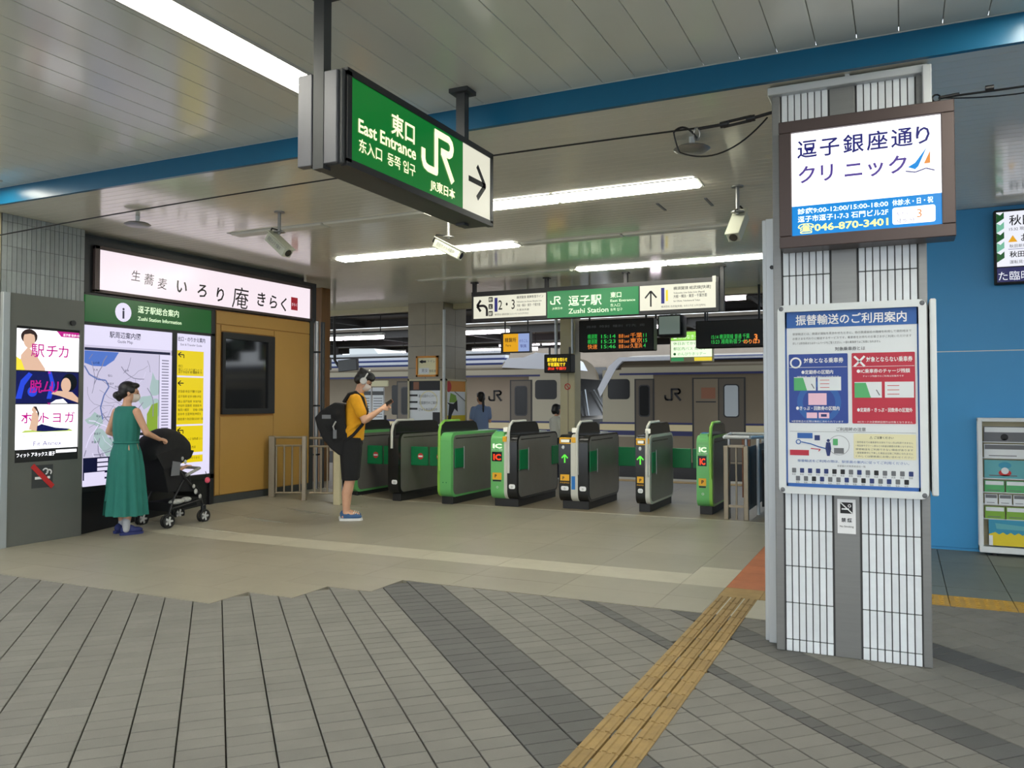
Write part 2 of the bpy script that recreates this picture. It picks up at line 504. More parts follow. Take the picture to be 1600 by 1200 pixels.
rows = [(4.283, 4.655, [-9.6, -4.33]), (4.655, 5.05, [-9.6, -3.92]), (5.05, 5.48, [-9.6, -3.53]), (5.48, 5.88, [-9.6, -1.54]), (5.88, 6.28, [-9.6, -1.54]),
        (6.68, 7.45, [-9.6, -1.54]), (7.45, 8.22, [-9.6, -1.54]), (8.22, 8.99, [-9.6, -1.54]), (8.99, 9.76, [-9.6, -1.54])]
for (y0, y1, (a, c)) in rows:
    xs = [x for x in (c - .79 * k for k in range(14)) if x > a - .4][::-1]
    for x0, x1 in zip(xs[:-1], xs[1:]): slab(x0, x1, y0, y1, 'slab_hall', sub=6 if x0 < -6 and y0 > 5 else 1)
xs = xs_of(-9.44, -1.54, .79)
for x0, x1 in zip(xs[:-1], xs[1:]): slab(x0, x1, 6.28, 6.68, 'slab_light', 'border_slab', sub=6 if x0 < -6 else 1)
for y0, y1, m in ((5.48, 5.88, 'slab_hall'), (5.88, 6.28, 'slab_hall'), (6.28, 7.0, 'slab_light'), (7.0, 7.9, 'slab_hall'), (7.9, 8.8, 'slab_hall'), (8.8, 9.76, 'slab_hall')): slab(-1.54, -1.205, y0, y1, m)
slab(-1.205, -.72, 5.48, 6.0, 'slab_light')
# tactile strip on the paving, its landing and the terracotta strip behind
def tactile_mesh(w, l, tone, bars):
    mb = MB().box(-w / 2, -l / 2, -.028, w / 2, l / 2, .004, tone=tone)
    for k in range(bars):
        x = -w / 2 + w * (k + .5) / bars
        mb.prism([(x - .011, .004), (x - .007, .009), (x + .007, .009), (x + .011, .004)], -l / 2 + .004, l / 2 - .004, 'y', tone=tone)
    return mb
tm = [tactile_mesh(.083, .186, t, 2).mesh('tactile_tile', 'tactile_yellow') for t in (-1, -.4, .3, 1)]
for j in range(25):
    for i in range(3):
        y = 6.0 - .19 * (j + .5)
        if y > 1.3: inst('tactile_tile', random.choice(tm), floor, (-1.205 + .0935 * (i + .5), y, .001))
for x0 in (-1.205, -.92): slab(x0, x0 + .285 if x0 < -1 else -.72, 6.0, 6.3, 'tactile_yellow', 'tactile_tile', .005)
for j in range(12):
    for i in range(2): slab(-1.205 + .3 * i, -.905 + .3 * i, 6.3 + .3 * j, 6.6 + .3 * j, 'tile_terracotta', 'terracotta_tile', .005)
for i in range(9):
    x0 = -.52 + .4 * i + .005; mb = MB().box(x0 + .003, 6.393, -.03, x0 + .397, 6.717, .004, tone=random.uniform(-1, 1))
    for a in range(6):
        for c in range(5): mb.prism([(x0 + .05 + .06 * a + .016 * math.cos(t * 1.2566), 6.435 + .06 * c + .016 * math.sin(t * 1.2566)) for t in range(5)], .004, .009, 'z')
    mb.build('tactile_tile', 'tactile_yellow_new', floor)
for y0, y1, sh in ((6.72, 7.02, 0), (7.02, 8.1, 0), (8.1, 8.8, 0)):
    for i in range(9): slab(-.52 + .4 * i + .005, -.115 + .4 * i, y0, y1, 'slab_green', g=.003)
# platform beyond the gates, its edge and the track
xs = xs_of(-16, 4, 1.6)
for x0, x1 in zip(xs[:-1], xs[1:]):
    for y0, y1 in ((9.82, 11.2), (11.2, 12.6), (12.6, 13.85)): 
        slab(x0, x1, y0, y1, 'platform_floor', 'platform_slab', .003, sub=6 if x0 < -6 else 1)
for x0 in (-9.6, -7.7, -6.7, -4.8, -3.0): slab(x0, {-9.6: -7.7, -7.7: -6.7, -6.7: -4.8, -4.8: -3.0, -3.0: -1.2}[x0], 9.762, 9.818, 'slab_light', 'threshold_strip', .006)
xs = xs_of(-16, 4, .4)
for x0, x1 in zip(xs[:-1], xs[1:]): MB().box(x0 + .003, 13.86, -.03, x1 - .003, 14.16, .008).build('tactile_tile', 'tactile_yellow_new', floor)
MB().box(-22, 14.2, -.03, 6, 14.6, .004).build('platform_edge', 'cream_paint', floor)
b = MB().box(-45, 14.6, -1.35, 45, 40, -1.15); struct(b, 'floor', 'joint_dark').name = 'track_bed'
for y in (16.0, 17.07, 20.9, 21.97):
    solo(MB().box(-45, y - .035, -1.15, 30, y + .035, -1.0), 'rail', 'steel', (0, y, -1.15), ['steel rail nearest the platform edge', 'second steel rail from the platform edge', 'steel rail under the near wheels of the trains', 'steel rail under the far wheels of the trains'][[16.0, 17.07, 20.9, 21.97].index(y)], 'rail')

# ------------------------------------------------------------------ ceilings and the blue beam
CZ = 3.2
b = MB().box(-12, 4.78, CZ + .03, 6, 13.35, CZ + .12)
ceil = struct(b, 'ceiling', 'ceiling_gap')
cut = []
pm = MB().prism([(0, 0), (.0015, -.0015), (.0965, -.0015), (.098, 0), (.098, .028), (0, .028)], -12, 6, 'x').mesh('ceiling_panel', 'ceiling_panel')
y = 4.80
while y < 13.25:
    inst('ceiling_panel', pm, ceil, (0, y, CZ)); y += .1
MB().box(-12, 13.30, CZ - .1, 6, 13.42, CZ + .25).build('ceiling_edge_trim', 'cream_paint', ceil)
FZ = 3.35
b = MB().box(-13, -3.0, FZ + .03, 9, 4.77, FZ + .14)
ceil2 = struct(b, 'ceiling', 'ceiling_gap')
pm = MB().prism([(0, 0), (.003, -.004), (.199, -.004), (.202, 0), (.202, .028), (0, .028)], -3.0, 4.76, 'y').mesh('ceiling_panel', 'ceiling_front')
k = -63
while k < 44:
    inst('ceiling_panel', pm, ceil2, (.013 + .205 * k, 0, FZ)); k += 1
b = MB().box(-13, 4.765, 3.196, 9, 4.80, 3.352)
struct(b, 'trim_1', 'beam_blue')
b = MB().box(-13, 4.755, FZ - .006, 9, 4.765, FZ + .003); struct(b, 'trim_2', 'white_trim')

def strip_light(name, label, segs, axis, pos, w, z, on, group, tube='tube', drop=.012):
    if axis == 'x': drop = .022
    # segs: list of (a0, a1) along axis; a recessed fluorescent strip with a thin frame and one diffuser per lamp
    a0 = min(s[0] for s in segs); a1 = max(s[1] for s in segs)
    loc = ((a0 + a1) / 2, pos, z) if axis == 'x' else (pos, (a0 + a1) / 2, z)
    t = thing(name, label, 'ceiling light', loc, 0, group)
    def bx(mb, p0, p1, q0, q1, z0, z1, **k):
        return mb.box(p0, q0, z0, p1, q1, z1, **k) if axis == 'x' else mb.box(q0, p0, z0, q1, p1, z1, **k)
    f = MB()
    for s_ in (-1, 1): bx(f, a0 - .015, a1 + .015, pos + s_ * (w / 2 + .008) - .008, pos + s_ * (w / 2 + .008) + .008, z - (.016 if axis == 'y' else .006), z + .03)
    for e in (a0 - .008, a1 + .008): bx(f, e - .008, e + .008, pos - w / 2, pos + w / 2, z - (.016 if axis == 'y' else .006), z + .03)
    f.build('lamp_frame', 'lamp_frame', t)
    for i, (s0, s1) in enumerate(segs):
        bx(MB(), s0 + .008, s1 - .008, pos - w / 2, pos + w / 2, z - drop, z + .02, bevel=.004 if axis == 'y' else .014).build('diffuser', tube if on else 'tube_off', t)
G = 'recessed fluorescent strip lights'
strip_light('strip_light', 'long glowing strip light running lengthwise in the front ceiling, left of the hanging green sign', [(3.31, 4.6), (2.03, 3.31), (.75, 2.03)], 'y', -3.285, .24, FZ, 1, G)
strip_light('strip_light', 'glowing strip light whose end just shows at the far left edge of the front ceiling', [(3.31, 4.6), (2.03, 3.31), (.75, 2.03)], 'y', -7.3, .24, FZ, 1, G)
strip_light('strip_light', 'glowing strip light whose end shows in the top right corner of the front ceiling', [(3.31, 4.6), (2.03, 3.31), (.75, 2.03)], 'y', .69, .24, FZ, 1, G)
strip_light('strip_light', 'nearest lit double strip light in the hall ceiling, right of the hanging green sign', [(-4.03, -2.755), (-2.755, -1.48)], 'x', 6.73, .25, CZ, 1, G)
strip_light('strip_light', 'lit double strip light in the middle row of the hall ceiling, behind the white camera', [(-6.46, -5.22), (-5.22, -3.96)], 'x', 8.52, .2, CZ, 1, G)
strip_light('strip_light', 'lit double strip light in the hall ceiling just above the hanging platform sign', [(-4.0, -2.75), (-2.75, -1.48)], 'x', 10.55, .17, CZ, 1, G)
strip_light('strip_light', 'unlit strip light in the nearest hall ceiling row, left of the hanging green sign', [(-6.5, -5.27), (-5.27, -4.05)], 'x', 6.73, .16, CZ, 0, G)
strip_light('strip_light', 'unlit strip light in the middle row of the hall ceiling, right of the lit one', [(-3.9, -2.7), (-2.7, -1.5)], 'x', 8.52, .14, CZ, 0, G)
strip_light('strip_light', 'unlit strip light in the rear row of the hall ceiling, left of the lit one', [(-6.5, -5.27), (-5.27, -4.05)], 'x', 10.5, .14, CZ, 0, G)
for x in (-1.99, -1.55): solo(MB().box(x - .012, 7.3, CZ - .008, x + .012, 7.6, CZ + .002), 'ceiling_slot', 'ink_grey', (x, 7.45, CZ), 'short dark slot in the hall ceiling, ' + ('left' if x < -1.8 else 'right') + ' one of the pair beside the right camera', 'slot')

# ------------------------------------------------------------------ walls
W = -7.74
b = MB().box(-8.3, 5.86, 0, -7.92, 9.6, 3.2); wl = struct(b, 'wall_left', 'dark_grey')
b = MB().box(-.75, 8.78, 0, 6, 9.0, 3.2).box(-.75, 9.0, 0, -.6, 13.3, 3.2)
wr = struct(b, 'wall_right', 'wall_blue')
for x0, x1 in ((-.75, 1.72), (1.725, 4.2), (4.205, 6)):
    for z0, z1 in ((.03, 1.86), (1.868, 3.196)): MB().box(x0 + .001, 8.77, z0, x1 - .001, 8.782, z1, bevel=.002).build('wall_panel', 'wall_blue', wr)
MB().box(-.75, 8.772, 1.858, 6, 8.779, 1.87).build('joint_strip', 'white_trim', wr)

# ------------------------------------------------------------------ shop front on the left: panels, window, boards, sign
def Wx(mb, y0, y1, z0, z1, d0, d1, **k): return mb.box(W + d0, y0, z0, W + d1, y1, z1, **k)
for nm, y0, y1, z0, z1, m in (('wall_panel', 7.80, 8.77, .22, 1.2, 'shop_yellow'), ('wall_panel', 8.775, 9.52, .22, 2.36, 'shop_yellow'), ('wall_panel', 7.72, 7.795, .22, 2.36, 'shop_yellow'),
        ('wall_panel', 7.80, 8.77, 2.28, 2.36, 'shop_yellow'), ('wall_panel', 7.72, 9.52, 2.365, 2.53, 'shop_yellow')):
    Wx(MB(), y0 + .002, y1 - .002, z0 + .002, z1 - .002, -.2, 0, bevel=.004).build(nm, m, wl)
Wx(MB(), 7.72, 9.52, .2, 2.54, -.2, -.012).build('wall_backing', 'shop_trim', wl)
Wx(MB(), 7.70, 9.56, 0, .215, -.2, .004).build('plinth', 'dark_grey', wl)
Wx(MB(), 9.52, 9.60, .1, 2.6, -.2, .01).build('corner_post', 'dark_grey', wl)
w1 = MB()
for y0, y1, z0, z1 in ((7.815, 7.865, 1.23, 2.27), (8.64, 8.77, 1.23, 2.27), (7.865, 8.64, 1.23, 1.30), (7.865, 8.64, 2.19, 2.27)): Wx(w1, y0, y1, z0, z1, -.05, .02)
w1 = struct(w1, 'window_1', 'black_metal')
Wx(MB(), 7.865, 8.64, 1.30, 2.19, -.010, -.004).build('window_pane', 'glass_window', w1)
# information board with two lit panels
ib = thing('information_board', 'black station information board with green header, lit map and yellow exit guide', 'board', (-7.74, 6.78, 0))
Wx(MB(), 5.875, 7.70, 0, 2.54, -.18, -.03).build('board_body', 'black_metal', ib)
f = MB()
for y0, y1, z0, z1 in ((5.875, 7.70, 2.205, 2.235), (5.875, 7.70, 2.52, 2.545), (7.03, 7.105, .49, 2.21), (7.635, 7.70, .05, 2.53), (5.875, 7.70, .44, .50)): Wx(f, y0, y1, z0, z1, -.03, .006, bevel=.003)
f.build('board_frame', 'black_metal', ib)
Wx(MB(), 5.885, 7.64, 2.235, 2.52, -.03, 0).build('header', 'lit_header_green', ib)
Wx(MB(), 5.885, 7.03, .505, 2.2, -.03, -.002).build('map_panel', 'lit_map', ib)
Wx(MB(), 7.107, 7.63, .505, 2.2, -.03, -.002).build('guide_panel', 'lit_map_white', ib)
p = Print((W, 5.885, 0), (0, 1, 0), (0, 0, 1), (1, 0, 0))
p.disc('lit_map_white', .47, 2.375, .105, part='header_print'); p.text('lit_map_navy', 'i', .47, 2.31, .17, al='c', bold=.03, d=.003, part='header_print')
p.text('lit_lime_white', '逗子駅総合案内', .66, 2.395, .088, w=.58, bold=.01, part='header_lettering'); p.text('lit_lime_white', 'Zushi Station Information', .66, 2.305, .06, w=.62, bold=.01, part='header_lettering')
p.flush(ib)
mp = 'map_print'
p.rect('lit_map_white', 0, 1.99, 1.145, 2.2, part=mp); p.text('lit_map_navy', '駅周辺案内図', .5, 2.09, .075, w=.40, al='c', part='map_lettering', bold=.01); p.text('lit_map_navy', 'Guide Map', .5, 2.035, .045, al='c', part='map_lettering')
p.rect('lit_map_navy', 0, 1.935, 1.12, 1.965, part=mp)
p.poly('lit_map_blue', [(0, 1.93), (0, 1.80), (.1, 1.77), (.25, 1.77), (.36, 1.84), (.42, 1.93)], part=mp)
rs = random.Random(3)
for u, v, r, q in ((.15, 1.2, .10, .07), (.33, .92, .13, .10), (.2, 1.02, .07, .09), (.9, 1.55, .07, .14), (.78, 1.4, .09, .08), (.62, 1.15, .06, .04), (.12, .73, .12, .05), (.86, .86, .10, .07), (.5, .8, .12, .05), (.93, 1.3, .08, .1)):
    p.poly('lit_map_green', [(u + r * (1 + .35 * rs.uniform(-1, 1)) * math.cos(t * .6283), v + q * (1 + .35 * rs.uniform(-1, 1)) * math.sin(t * .6283)) for t in range(10)], part=mp)
p.poly('lit_map_lime', [(.80, 1.02), (.80, 1.25), (.87, 1.36), (.95, 1.38), (.95, 1.05), (.88, 1.0)], d=.0015, part=mp)
for k in range(38):
    u, v = rs.uniform(.03, .85), rs.uniform(.72, 1.85); pts = [(u, v)]; a = rs.uniform(0, 6.28)
    for q in range(5):
        a += rs.uniform(-.5, .5); u += .07 * math.cos(a); v += .07 * math.sin(a)
        if not (.01 < u < .95 and .68 < v < 1.92): break
        pts.append((u, v))
    if len(pts) > 1: p.line(rs.choice(['lit_map_line', 'lit_map_white', 'lit_map_line']), pts, rs.choice([.004, .006, .01]), .0018, part=mp)
p.line('lit_map_river', [(0, 1.77), (.06, 1.68), (.16, 1.63), (.26, 1.62), (.30, 1.55), (.24, 1.46), (.20, 1.33), (.23, 1.2)], .016, .0019, part=mp)
p.line('lit_map_pink', [(.52, 1.28), (.53, 1.47), (.57, 1.52)], .02, .002, part=mp)
for k in range(24): p.text('lit_map_navy', rs.choice(['逗子', '市役所', '桜山', '新逗子', '郵便局', '山の根', '久木']), rs.uniform(.04, .8), rs.uniform(.74, 1.8), .028, part='map_lettering')
p.rect('lit_map_white', .97, .68, 1.145, 1.93, .0015, mp); p.line('lit_map_navy', [(.965, .68), (.965, 1.93)], .006, .002, mp)
for k in range(34): p.rect('lit_map_line', 1.0, 1.86 - .034 * k, 1.10, 1.874 - .034 * k, .002, mp)
p.rect('lit_map_navy', 0, .54, .80, .80, .0022, mp); p.rect('lit_map_white', 0, .50, 1.145, .565, .0025, mp)
for i in range(3):
    for j in range(3): p.rect('lit_map_white', .17 + .2 * i, .655 + .048 * j, .30 + .2 * i, .69 + .048 * j, .003, mp)
p.rect('lit_map_white', .02, .585, .42, .63, .003, mp); p.rect('lit_map_white', .015, .52, .26, .645, .0032, mp); p.flush(ib)
g = 1.232
p.text('lit_map_navy', '出口・のりかえ案内', g, 2.115, .06, w=.42, bold=.012, part='guide_lettering'); p.text('lit_map_navy', 'Exit & Transfer Guide', g + .04, 2.06, .035, w=.33, part='guide_lettering')
for v0, v1, m in ((1.72, 2.02, 'lit_yellow'), (1.14, 1.70, 'lit_yellow'), (.80, 1.12, 'lit_yellow'), (.68, .765, 'lit_yellow')): p.rect(m, g - .01, v0 - .02, g + .40, v1 - .02, part='guide_print')
for v in (1.92, 1.58, 1.02, .695):
    p.line('lit_ink', [(g + .05, v + .06), (g + .005, v + .03), (g + .05, v)], .012, .003, 'guide_arrow'); p.line('lit_ink', [(g + .01, v + .03), (g + .09, v + .03)] + ([(g + .09, v - .01)] if v != 1.58 else []), .012, .003, 'guide_arrow')
for v, a in ((1.80, '西口'), (1.76, '東口 バス のりば'), (1.73, '逗子市役所 郵便局'), (1.50, '京急線 新逗子駅'), (1.44, '逗子海岸 徒歩15分'), (1.38, '葉山 森戸海岸'), (1.33, '市役所 図書館'), (1.28, '亀岡八幡宮'), (1.23, '延命寺 五霊神社'), (1.17, '銀座通り商店街'), (.93, '精算所 きっぷうりば'), (.88, '久木 大師堂'), (.83, 'トイレ 待合室 売店'), (.70, '改札口 のりかえ')):
    p.text('lit_ink', a, g + (.11 if v == .70 else .01), v, .034, part='guide_lettering'); 
    if v > .9 and v < 1.79: p.text('lit_ink', a[::-1][:5], g + .24, v, .032, part='guide_lettering')
p.flush(ib)
# the soba shop's long lit sign
so = thing('shop_sign', 'long white lit shop sign with brush lettering above the information board and shop window', 'sign', (-7.74, 7.8, 2.56))
Wx(MB(), 5.88, 9.70, 2.545, 3.12, -.2, -.03).build('sign_box', 'black_metal', so)
f = MB()
for y0, y1, z0, z1 in ((5.99, 9.56, 3.02, 3.06), (5.99, 9.56, 2.555, 2.59), (5.99, 6.05, 2.56, 3.06), (9.52, 9.56, 2.56, 3.06)): Wx(f, y0, y1, z0, z1, -.03, .012, bevel=.004)
f.build('sign_frame', 'bronze_frame', so)
Wx(MB(), 6.05, 9.52, 2.59, 3.02, -.03, 0).build('lit_panel', 'lit_soba', so)
p = Print((W, 6.05, 2.59), (0, 1, 0), (0, 0, 1), (1, 0, 0))
for t, u, v, h in (('生', .40, .16, .13), ('蕎', .57, .14, .14), ('麦', .76, .115, .14)): p.text('lit_ink', t, u, v, h, shear=.12)
for t, u, v, h, bd in (('い', 1.03, .10, .19, .02), ('ろ', 1.35, .09, .19, .02), ('り', 1.66, .07, .20, .02), ('庵', 1.93, .03, .30, 0), ('き', 2.38, .09, .21, .015), ('ら', 2.62, .08, .21, .015), ('く', 2.84, .07, .21, .015)): p.text('lit_ink', t, u, v, h, bold=bd, shear=.1)
p.rect('lit_seal_red', 3.06, .09, 3.20, .27); p.text('lit_soba', 'きらく', 3.075, .15, .05, d=.003, w=.11)
p.flush(so)
# tiled column and the advertising kiosk in front of it
tc = thing('tiled_column', 'grey tiled column at the far left edge behind the advertising kiosk', 'column', (-8.1, 5.43, 0))
MB().box(-8.4, 4.97, 0, -7.752, 5.868, 3.2).build('column_core', 'grout', tc)
tms = [MB().box(-.0215, 0, 0, .0215, .010, 1, tone=t).mesh('tile', 'tile_grey') for t in (-1, -.3, .3, 1)]
zr = [3.15, 2.92, 2.69, 2.46]
for k in range(18):
    y = 4.995 + .0488 * k
    for z0, z1 in ((3.125, 3.195), (2.89, 3.12), (2.658, 2.885), (2.426, 2.653)):
        o = inst('tile', random.choice(tms), tc, (-7.752, y + .0244 - .021, z0), R(-90)); o.location = (-7.752 + 8.1, y - 5.43 + .0244, z0); o.scale = (1, 1, z1 - z0)
MB().box(-8.4, 4.955, 0, -7.745, 4.985, 3.2, bevel=.004).build('corner_trim', 'cream_paint', tc)
kx = W
ki = thing('advertising_kiosk', 'tall grey floor standing kiosk with three stacked bright advertisements, leftmost in the hall', 'kiosk', (-7.86, 5.45, 0))
MB().box(-7.752, 5.02, 0, -7.735, 5.075, 2.44).box(-7.752, 4.99, 0, -7.70, 5.06, 2.44, bevel=.004).build('side_frame', 'kiosk_frame', ki)
b = MB()
for y0, y1, z0, z1 in ((5.06, 5.86, 0, .80), (5.06, 5.86, 2.13, 2.44), (5.06, 5.135, .80, 2.13), (5.815, 5.86, .80, 2.13)): b.box(-7.752, y0, z0, -7.715, y1, z1)
b.build('cabinet', 'kiosk_body', ki)
MB().box(-7.752, 5.135, .80, -7.728, 5.815, 2.13).build('screen', 'black_soft', ki)
MB().tube([(-7.716, 5.72, 2.20), (-7.69, 5.72, 2.20)], .028, 14).build('lock', 'black_metal', ki, 40)
p = Print((-7.728, 5.14, 0), (0, 1, 0), (0, 0, 1), (1, 0, 0)); A = 'advert_print'; T = 'advert_lettering'
p.rect('lit_white', 0, 1.70, .67, 2.105, part=A); p.rect('lit_adnavy', 0, 1.375, .67, 1.69, part=A); p.rect('lit_white', 0, .925, .67, 1.365, part=A)
p.disc('lit_hair', .13, 2.03, .085, .0012, A, .075); p.disc('lit_skin', .13, 2.0, .06, .0014, A, .085); p.poly('lit_skin', [(.03, 1.70), (.05, 1.85), (.12, 1.93), (.2, 1.86), (.3, 1.72), (.3, 1.70)], .0013, A); p.poly('lit_adyellow', [(0, 1.70), (.09, 1.70), (.05, 1.80), (0, 1.83)], .0016, A); p.poly('lit_hair', [(.04, 2.04), (.09, 2.09), (.17, 2.09), (.22, 2.04), (.14, 2.06)], .0016, A)
p.poly('lit_magenta', [(.42, 2.105), (.67, 2.105), (.67, 2.05), (.47, 2.05)], .0012, A); p.text('lit_white', '逗子駅 徒歩1分', .49, 2.062, .028, part=T)
for t, u in (('駅', .15), ('チ', .31), ('カ', .44)): p.text('lit_magenta', t, u, 1.845, .145, part=T, bold=.012)
p.poly('lit_adblue', [(0, 1.42), (.05, 1.60), (.13, 1.68), (.17, 1.66), (.09, 1.55), (.06, 1.42)], .0012, A); p.poly('lit_adblue', [(.32, 1.42), (.36, 1.58), (.33, 1.69), (.37, 1.69), (.41, 1.56), (.37, 1.42)], .0012, A); p.disc('lit_adblue', .17, 1.49, .05, .0012, A)
p.disc('lit_ink', .57, 1.59, .085, .0013, A, .09); p.disc('lit_skin', .53, 1.56, .055, .0016, A, .075); p.poly('lit_skin', [(.37, 1.47), (.46, 1.45), (.67, 1.38), (.67, 1.43), (.60, 1.49), (.5, 1.50), (.40, 1.50)], .0015, A); p.poly('lit_white', [(.36, 1.375), (.42, 1.41), (.50, 1.42), (.55, 1.375)], .0017, A)
for t, u in (('脱', .14), ('ム', .27), ('リ', .37)): p.text('lit_magenta', t, u, 1.49, .135, part=T, bold=.014, d=.0022)
p.text('lit_magenta', '×', .33, 1.345, .07, part=T, bold=.004, d=.0024); p.text('lit_magenta', '×', .33, 1.66, .07, part=T, bold=.004, d=.0024)
for t, u in (('ホ', .06), ('ッ', .19), ('ト', .28), ('ヨ', .39), ('ガ', .52)): p.text('lit_magenta', t, u, 1.185, .125, part=T, bold=.012)
p.poly('lit_skin', [(.14, 1.12), (.16, 1.20), (.17, 1.28), (.20, 1.30), (.235, 1.27), (.24, 1.2), (.225, 1.1)], .0023, A); p.disc('lit_skin', .195, 1.315, .028, .0024, A, .03); p.poly('lit_hair', [(.18, 1.345), (.215, 1.345), (.245, 1.28), (.24, 1.23), (.22, 1.30)], .0025, A); p.poly('lit_adnavy', [(.225, 1.15), (.27, 1.17), (.42, 1.13), (.58, 1.115), (.55, 1.10), (.3, 1.095), (.22, 1.10)], .0026, A)
p.poly('lit_adgreen', [(.06, 1.09), (.62, 1.09), (.58, 1.112), (.1, 1.112)], .0022, A); p.text('lit_purple', '体にやさしい温度の中で心も体もリフレッシュ', .08, 1.045, .024, w=.52, part=T); p.text('lit_purple', 'Fit Annex', .19, .955, .065, w=.3, part=T)
p.text('lit_white', 'フィット アネックス 逗子', .02, .855, .045, w=.40, part=T, bold=.02); p.rect('lit_white', .43, .875, .66, .905, part=A)
p.flush(ki)
p = Print((-7.715, 5.31, .54), (0, 1, 0), (0, 0, 1), (1, 0, 0))
ns = thing('no_smoking_sign', 'square dark no smoking sign with red slash on the lower kiosk', 'sign', (-7.714, 5.42, .65))
MB().box(-7.715, 5.31, .54, -7.711, 5.53, .765).build('sign_plate', 'dark_grey', ns); p.o = V((-7.711, 5.31, .54))
p.rect('ink_white', .03, .085, .15, .11); p.rect('ink_white', .16, .085, .19, .11); p.ring('ink_white', .14, .16, .02, .034, a0=-90, a1=160); p.ring('ink_white', .18, .15, .015, .03, a0=-60, a1=200)
p.line('ink_red', [(.0, .225), (.22, .0)], .05, .003); p.flush(ns)

# drain pipes at the shop corner, and posts behind it
for i, y in enumerate((9.64, 9.78)):
    q = solo(MB().tube([(W + .03, y, .10), (W + .03, y, 2.56)], .032, 12), 'drain_pipe', ['steel', 'dark_grey'][i], (W + .03, y, .10), ['slim bright drain pipe at the corner of the yellow shop wall', 'slim dark pipe right behind the bright drain pipe at the shop corner'][i], 'pipe', 40)
    if i == 0:
        for z in (.62, 1.33, 2.11): MB().box(W - .05, y - .045, z - .012, W + .07, y + .045, z + .012, bevel=.004).build('pipe_clamp', 'black_metal', q)
solo(MB().box(-8.62, 10.5, 0, -8.30, 10.72, 3.2, bevel=.006), 'wooden_post', 'wood_post', (-8.46, 10.61, 0), 'brown wooden post behind the drain pipes at the end of the shop', 'post')

def fence(name, label, pts, posts, H, bars, mpost='steel_warm', zb=0.09):
    t = thing(name, label, 'fence', ((pts[0][0] + pts[1][0]) / 2, (pts[0][1] + pts[1][1]) / 2, rise(*pts[0]) * .5))
    a, c = V((*pts[0], 0)), V((*pts[1], 0)); d = (c - a); L = d.length; d.normalize(); n = V((-d.y, d.x, 0))
    M = Matrix(((d.x, n.x, 0, a.x), (d.y, n.y, 0, a.y), (0, 0, 1, 0), (0, 0, 0, 1)))
    gz = lambda s: rise(a.x + d.x * s, a.y + d.y * s)
    for s, w in posts: MB().box(s - w / 2, -w / 2, gz(s), s + w / 2, w / 2, H, bevel=.006, M=M).build('post', mpost, t)
    for z, r in ((H - .02, .017), (H - .13, .014), (.17, .014)): MB().tube([(0, 0, z), (L, 0, z)], r, 8, M=M).build('rail', 'steel_warm', t, 40)
    for k in range(bars):
        s = L * (k + .8) / (bars + .6); MB().tube([(s, 0, .17), (s, 0, H - .13)], .013, 8, M=M).build('bar', 'steel_warm', t, 40)
    return t
fence('railing', 'low brown steel railing with vertical bars in front of the yellow shop wall', ((-7.66, 8.62), (-7.22, 8.83)), [(.03, .08), (.46, .06)], .93, 4)
fence('railing', 'low steel railing section with cream end post, just behind the man with the backpack', ((-7.18, 8.85), (-6.80, 8.98)), [(.385, .09)], .92, 4, 'cream_paint')

# ------------------------------------------------------------------ the front pillar with its boards
pi = thing('tiled_pillar', 'white tiled square pillar with steel centre strip standing on the paving at the right', 'pillar', (-.26, 5.15, 0))
MB().box(-.65, 4.885, 0, .13, 5.45, 3.2).build('pillar_core', 'grout', pi)
zs = [0] + [.067 + .204 * k for k in range(16)]; zs = [z for z in zs if z < 3.1] + [3.165]
xsl = [-.601 + .0359 * k for k in range(7)]; xsr = [-.2045 + .0364 * k for k in range(8)]
tmc = {}
def tile_inst(x, w, z0, z1, P_, y=4.885):
    h = round(z1 - z0 - .005, 3); ti = random.randrange(4); key = (w, h, ti)
    if key not in tmc: tmc[key] = MB().box(.0028, -.012, 0, w - .0028, .0, h, bevel=.0022, tone=(ti - 1.5) / 1.5).mesh('tile', 'tile_white')
    o = inst('tile', tmc[key], P_); o.location = V((x, y, z0 + .002)) - P_.location
for z0, z1 in zip(zs[:-1], zs[1:]):
    for x in xsl: tile_inst(x, .0359, z0, z1, pi)
    for x in xsr: tile_inst(x, .0364, z0, z1, pi)
MB().box(-.342, 4.872, 0, -.212, 4.89, 3.17, bevel=.003).build('steel_strip', 'steel_panel', pi)
MB().box(-.652, 4.868, 0, -.607, 5.46, 3.17, bevel=.004).build('corner_trim', 'steel_panel', pi)
MB().box(.091, 4.868, 0, .132, 5.46, 3.17, bevel=.004).build('corner_trim', 'steel_panel', pi)
MB().box(-.67, 4.83, 3.14, .15, 5.47, 3.185, bevel=.004).box(-.26, 4.84, 3.18, -.235, 4.87, 3.22).build('cap', 'steel_light', pi)
MB().box(.12, 4.80, 2.80, .165, 4.87, 3.17, bevel=.005).build('bracket', 'steel_light', pi)
gp = thing('shutter_guide', 'tall narrow steel shutter guide post against the left side of the tiled pillar', 'post', (-.71, 5.05, 0))
MB().box(-.735, 5.03, 0, -.705, 5.10, 2.47, bevel=.004).build('rear_channel', 'steel_light', gp); MB().box(-.71, 4.99, 0, -.662, 5.05, 2.47, bevel=.004).build('front_channel', 'steel_light', gp)
MB().tube([(-.675, 4.992, 2.18), (-.675, 4.98, 2.18)], .012, 10).build('screw', 'black_metal', gp, 40)
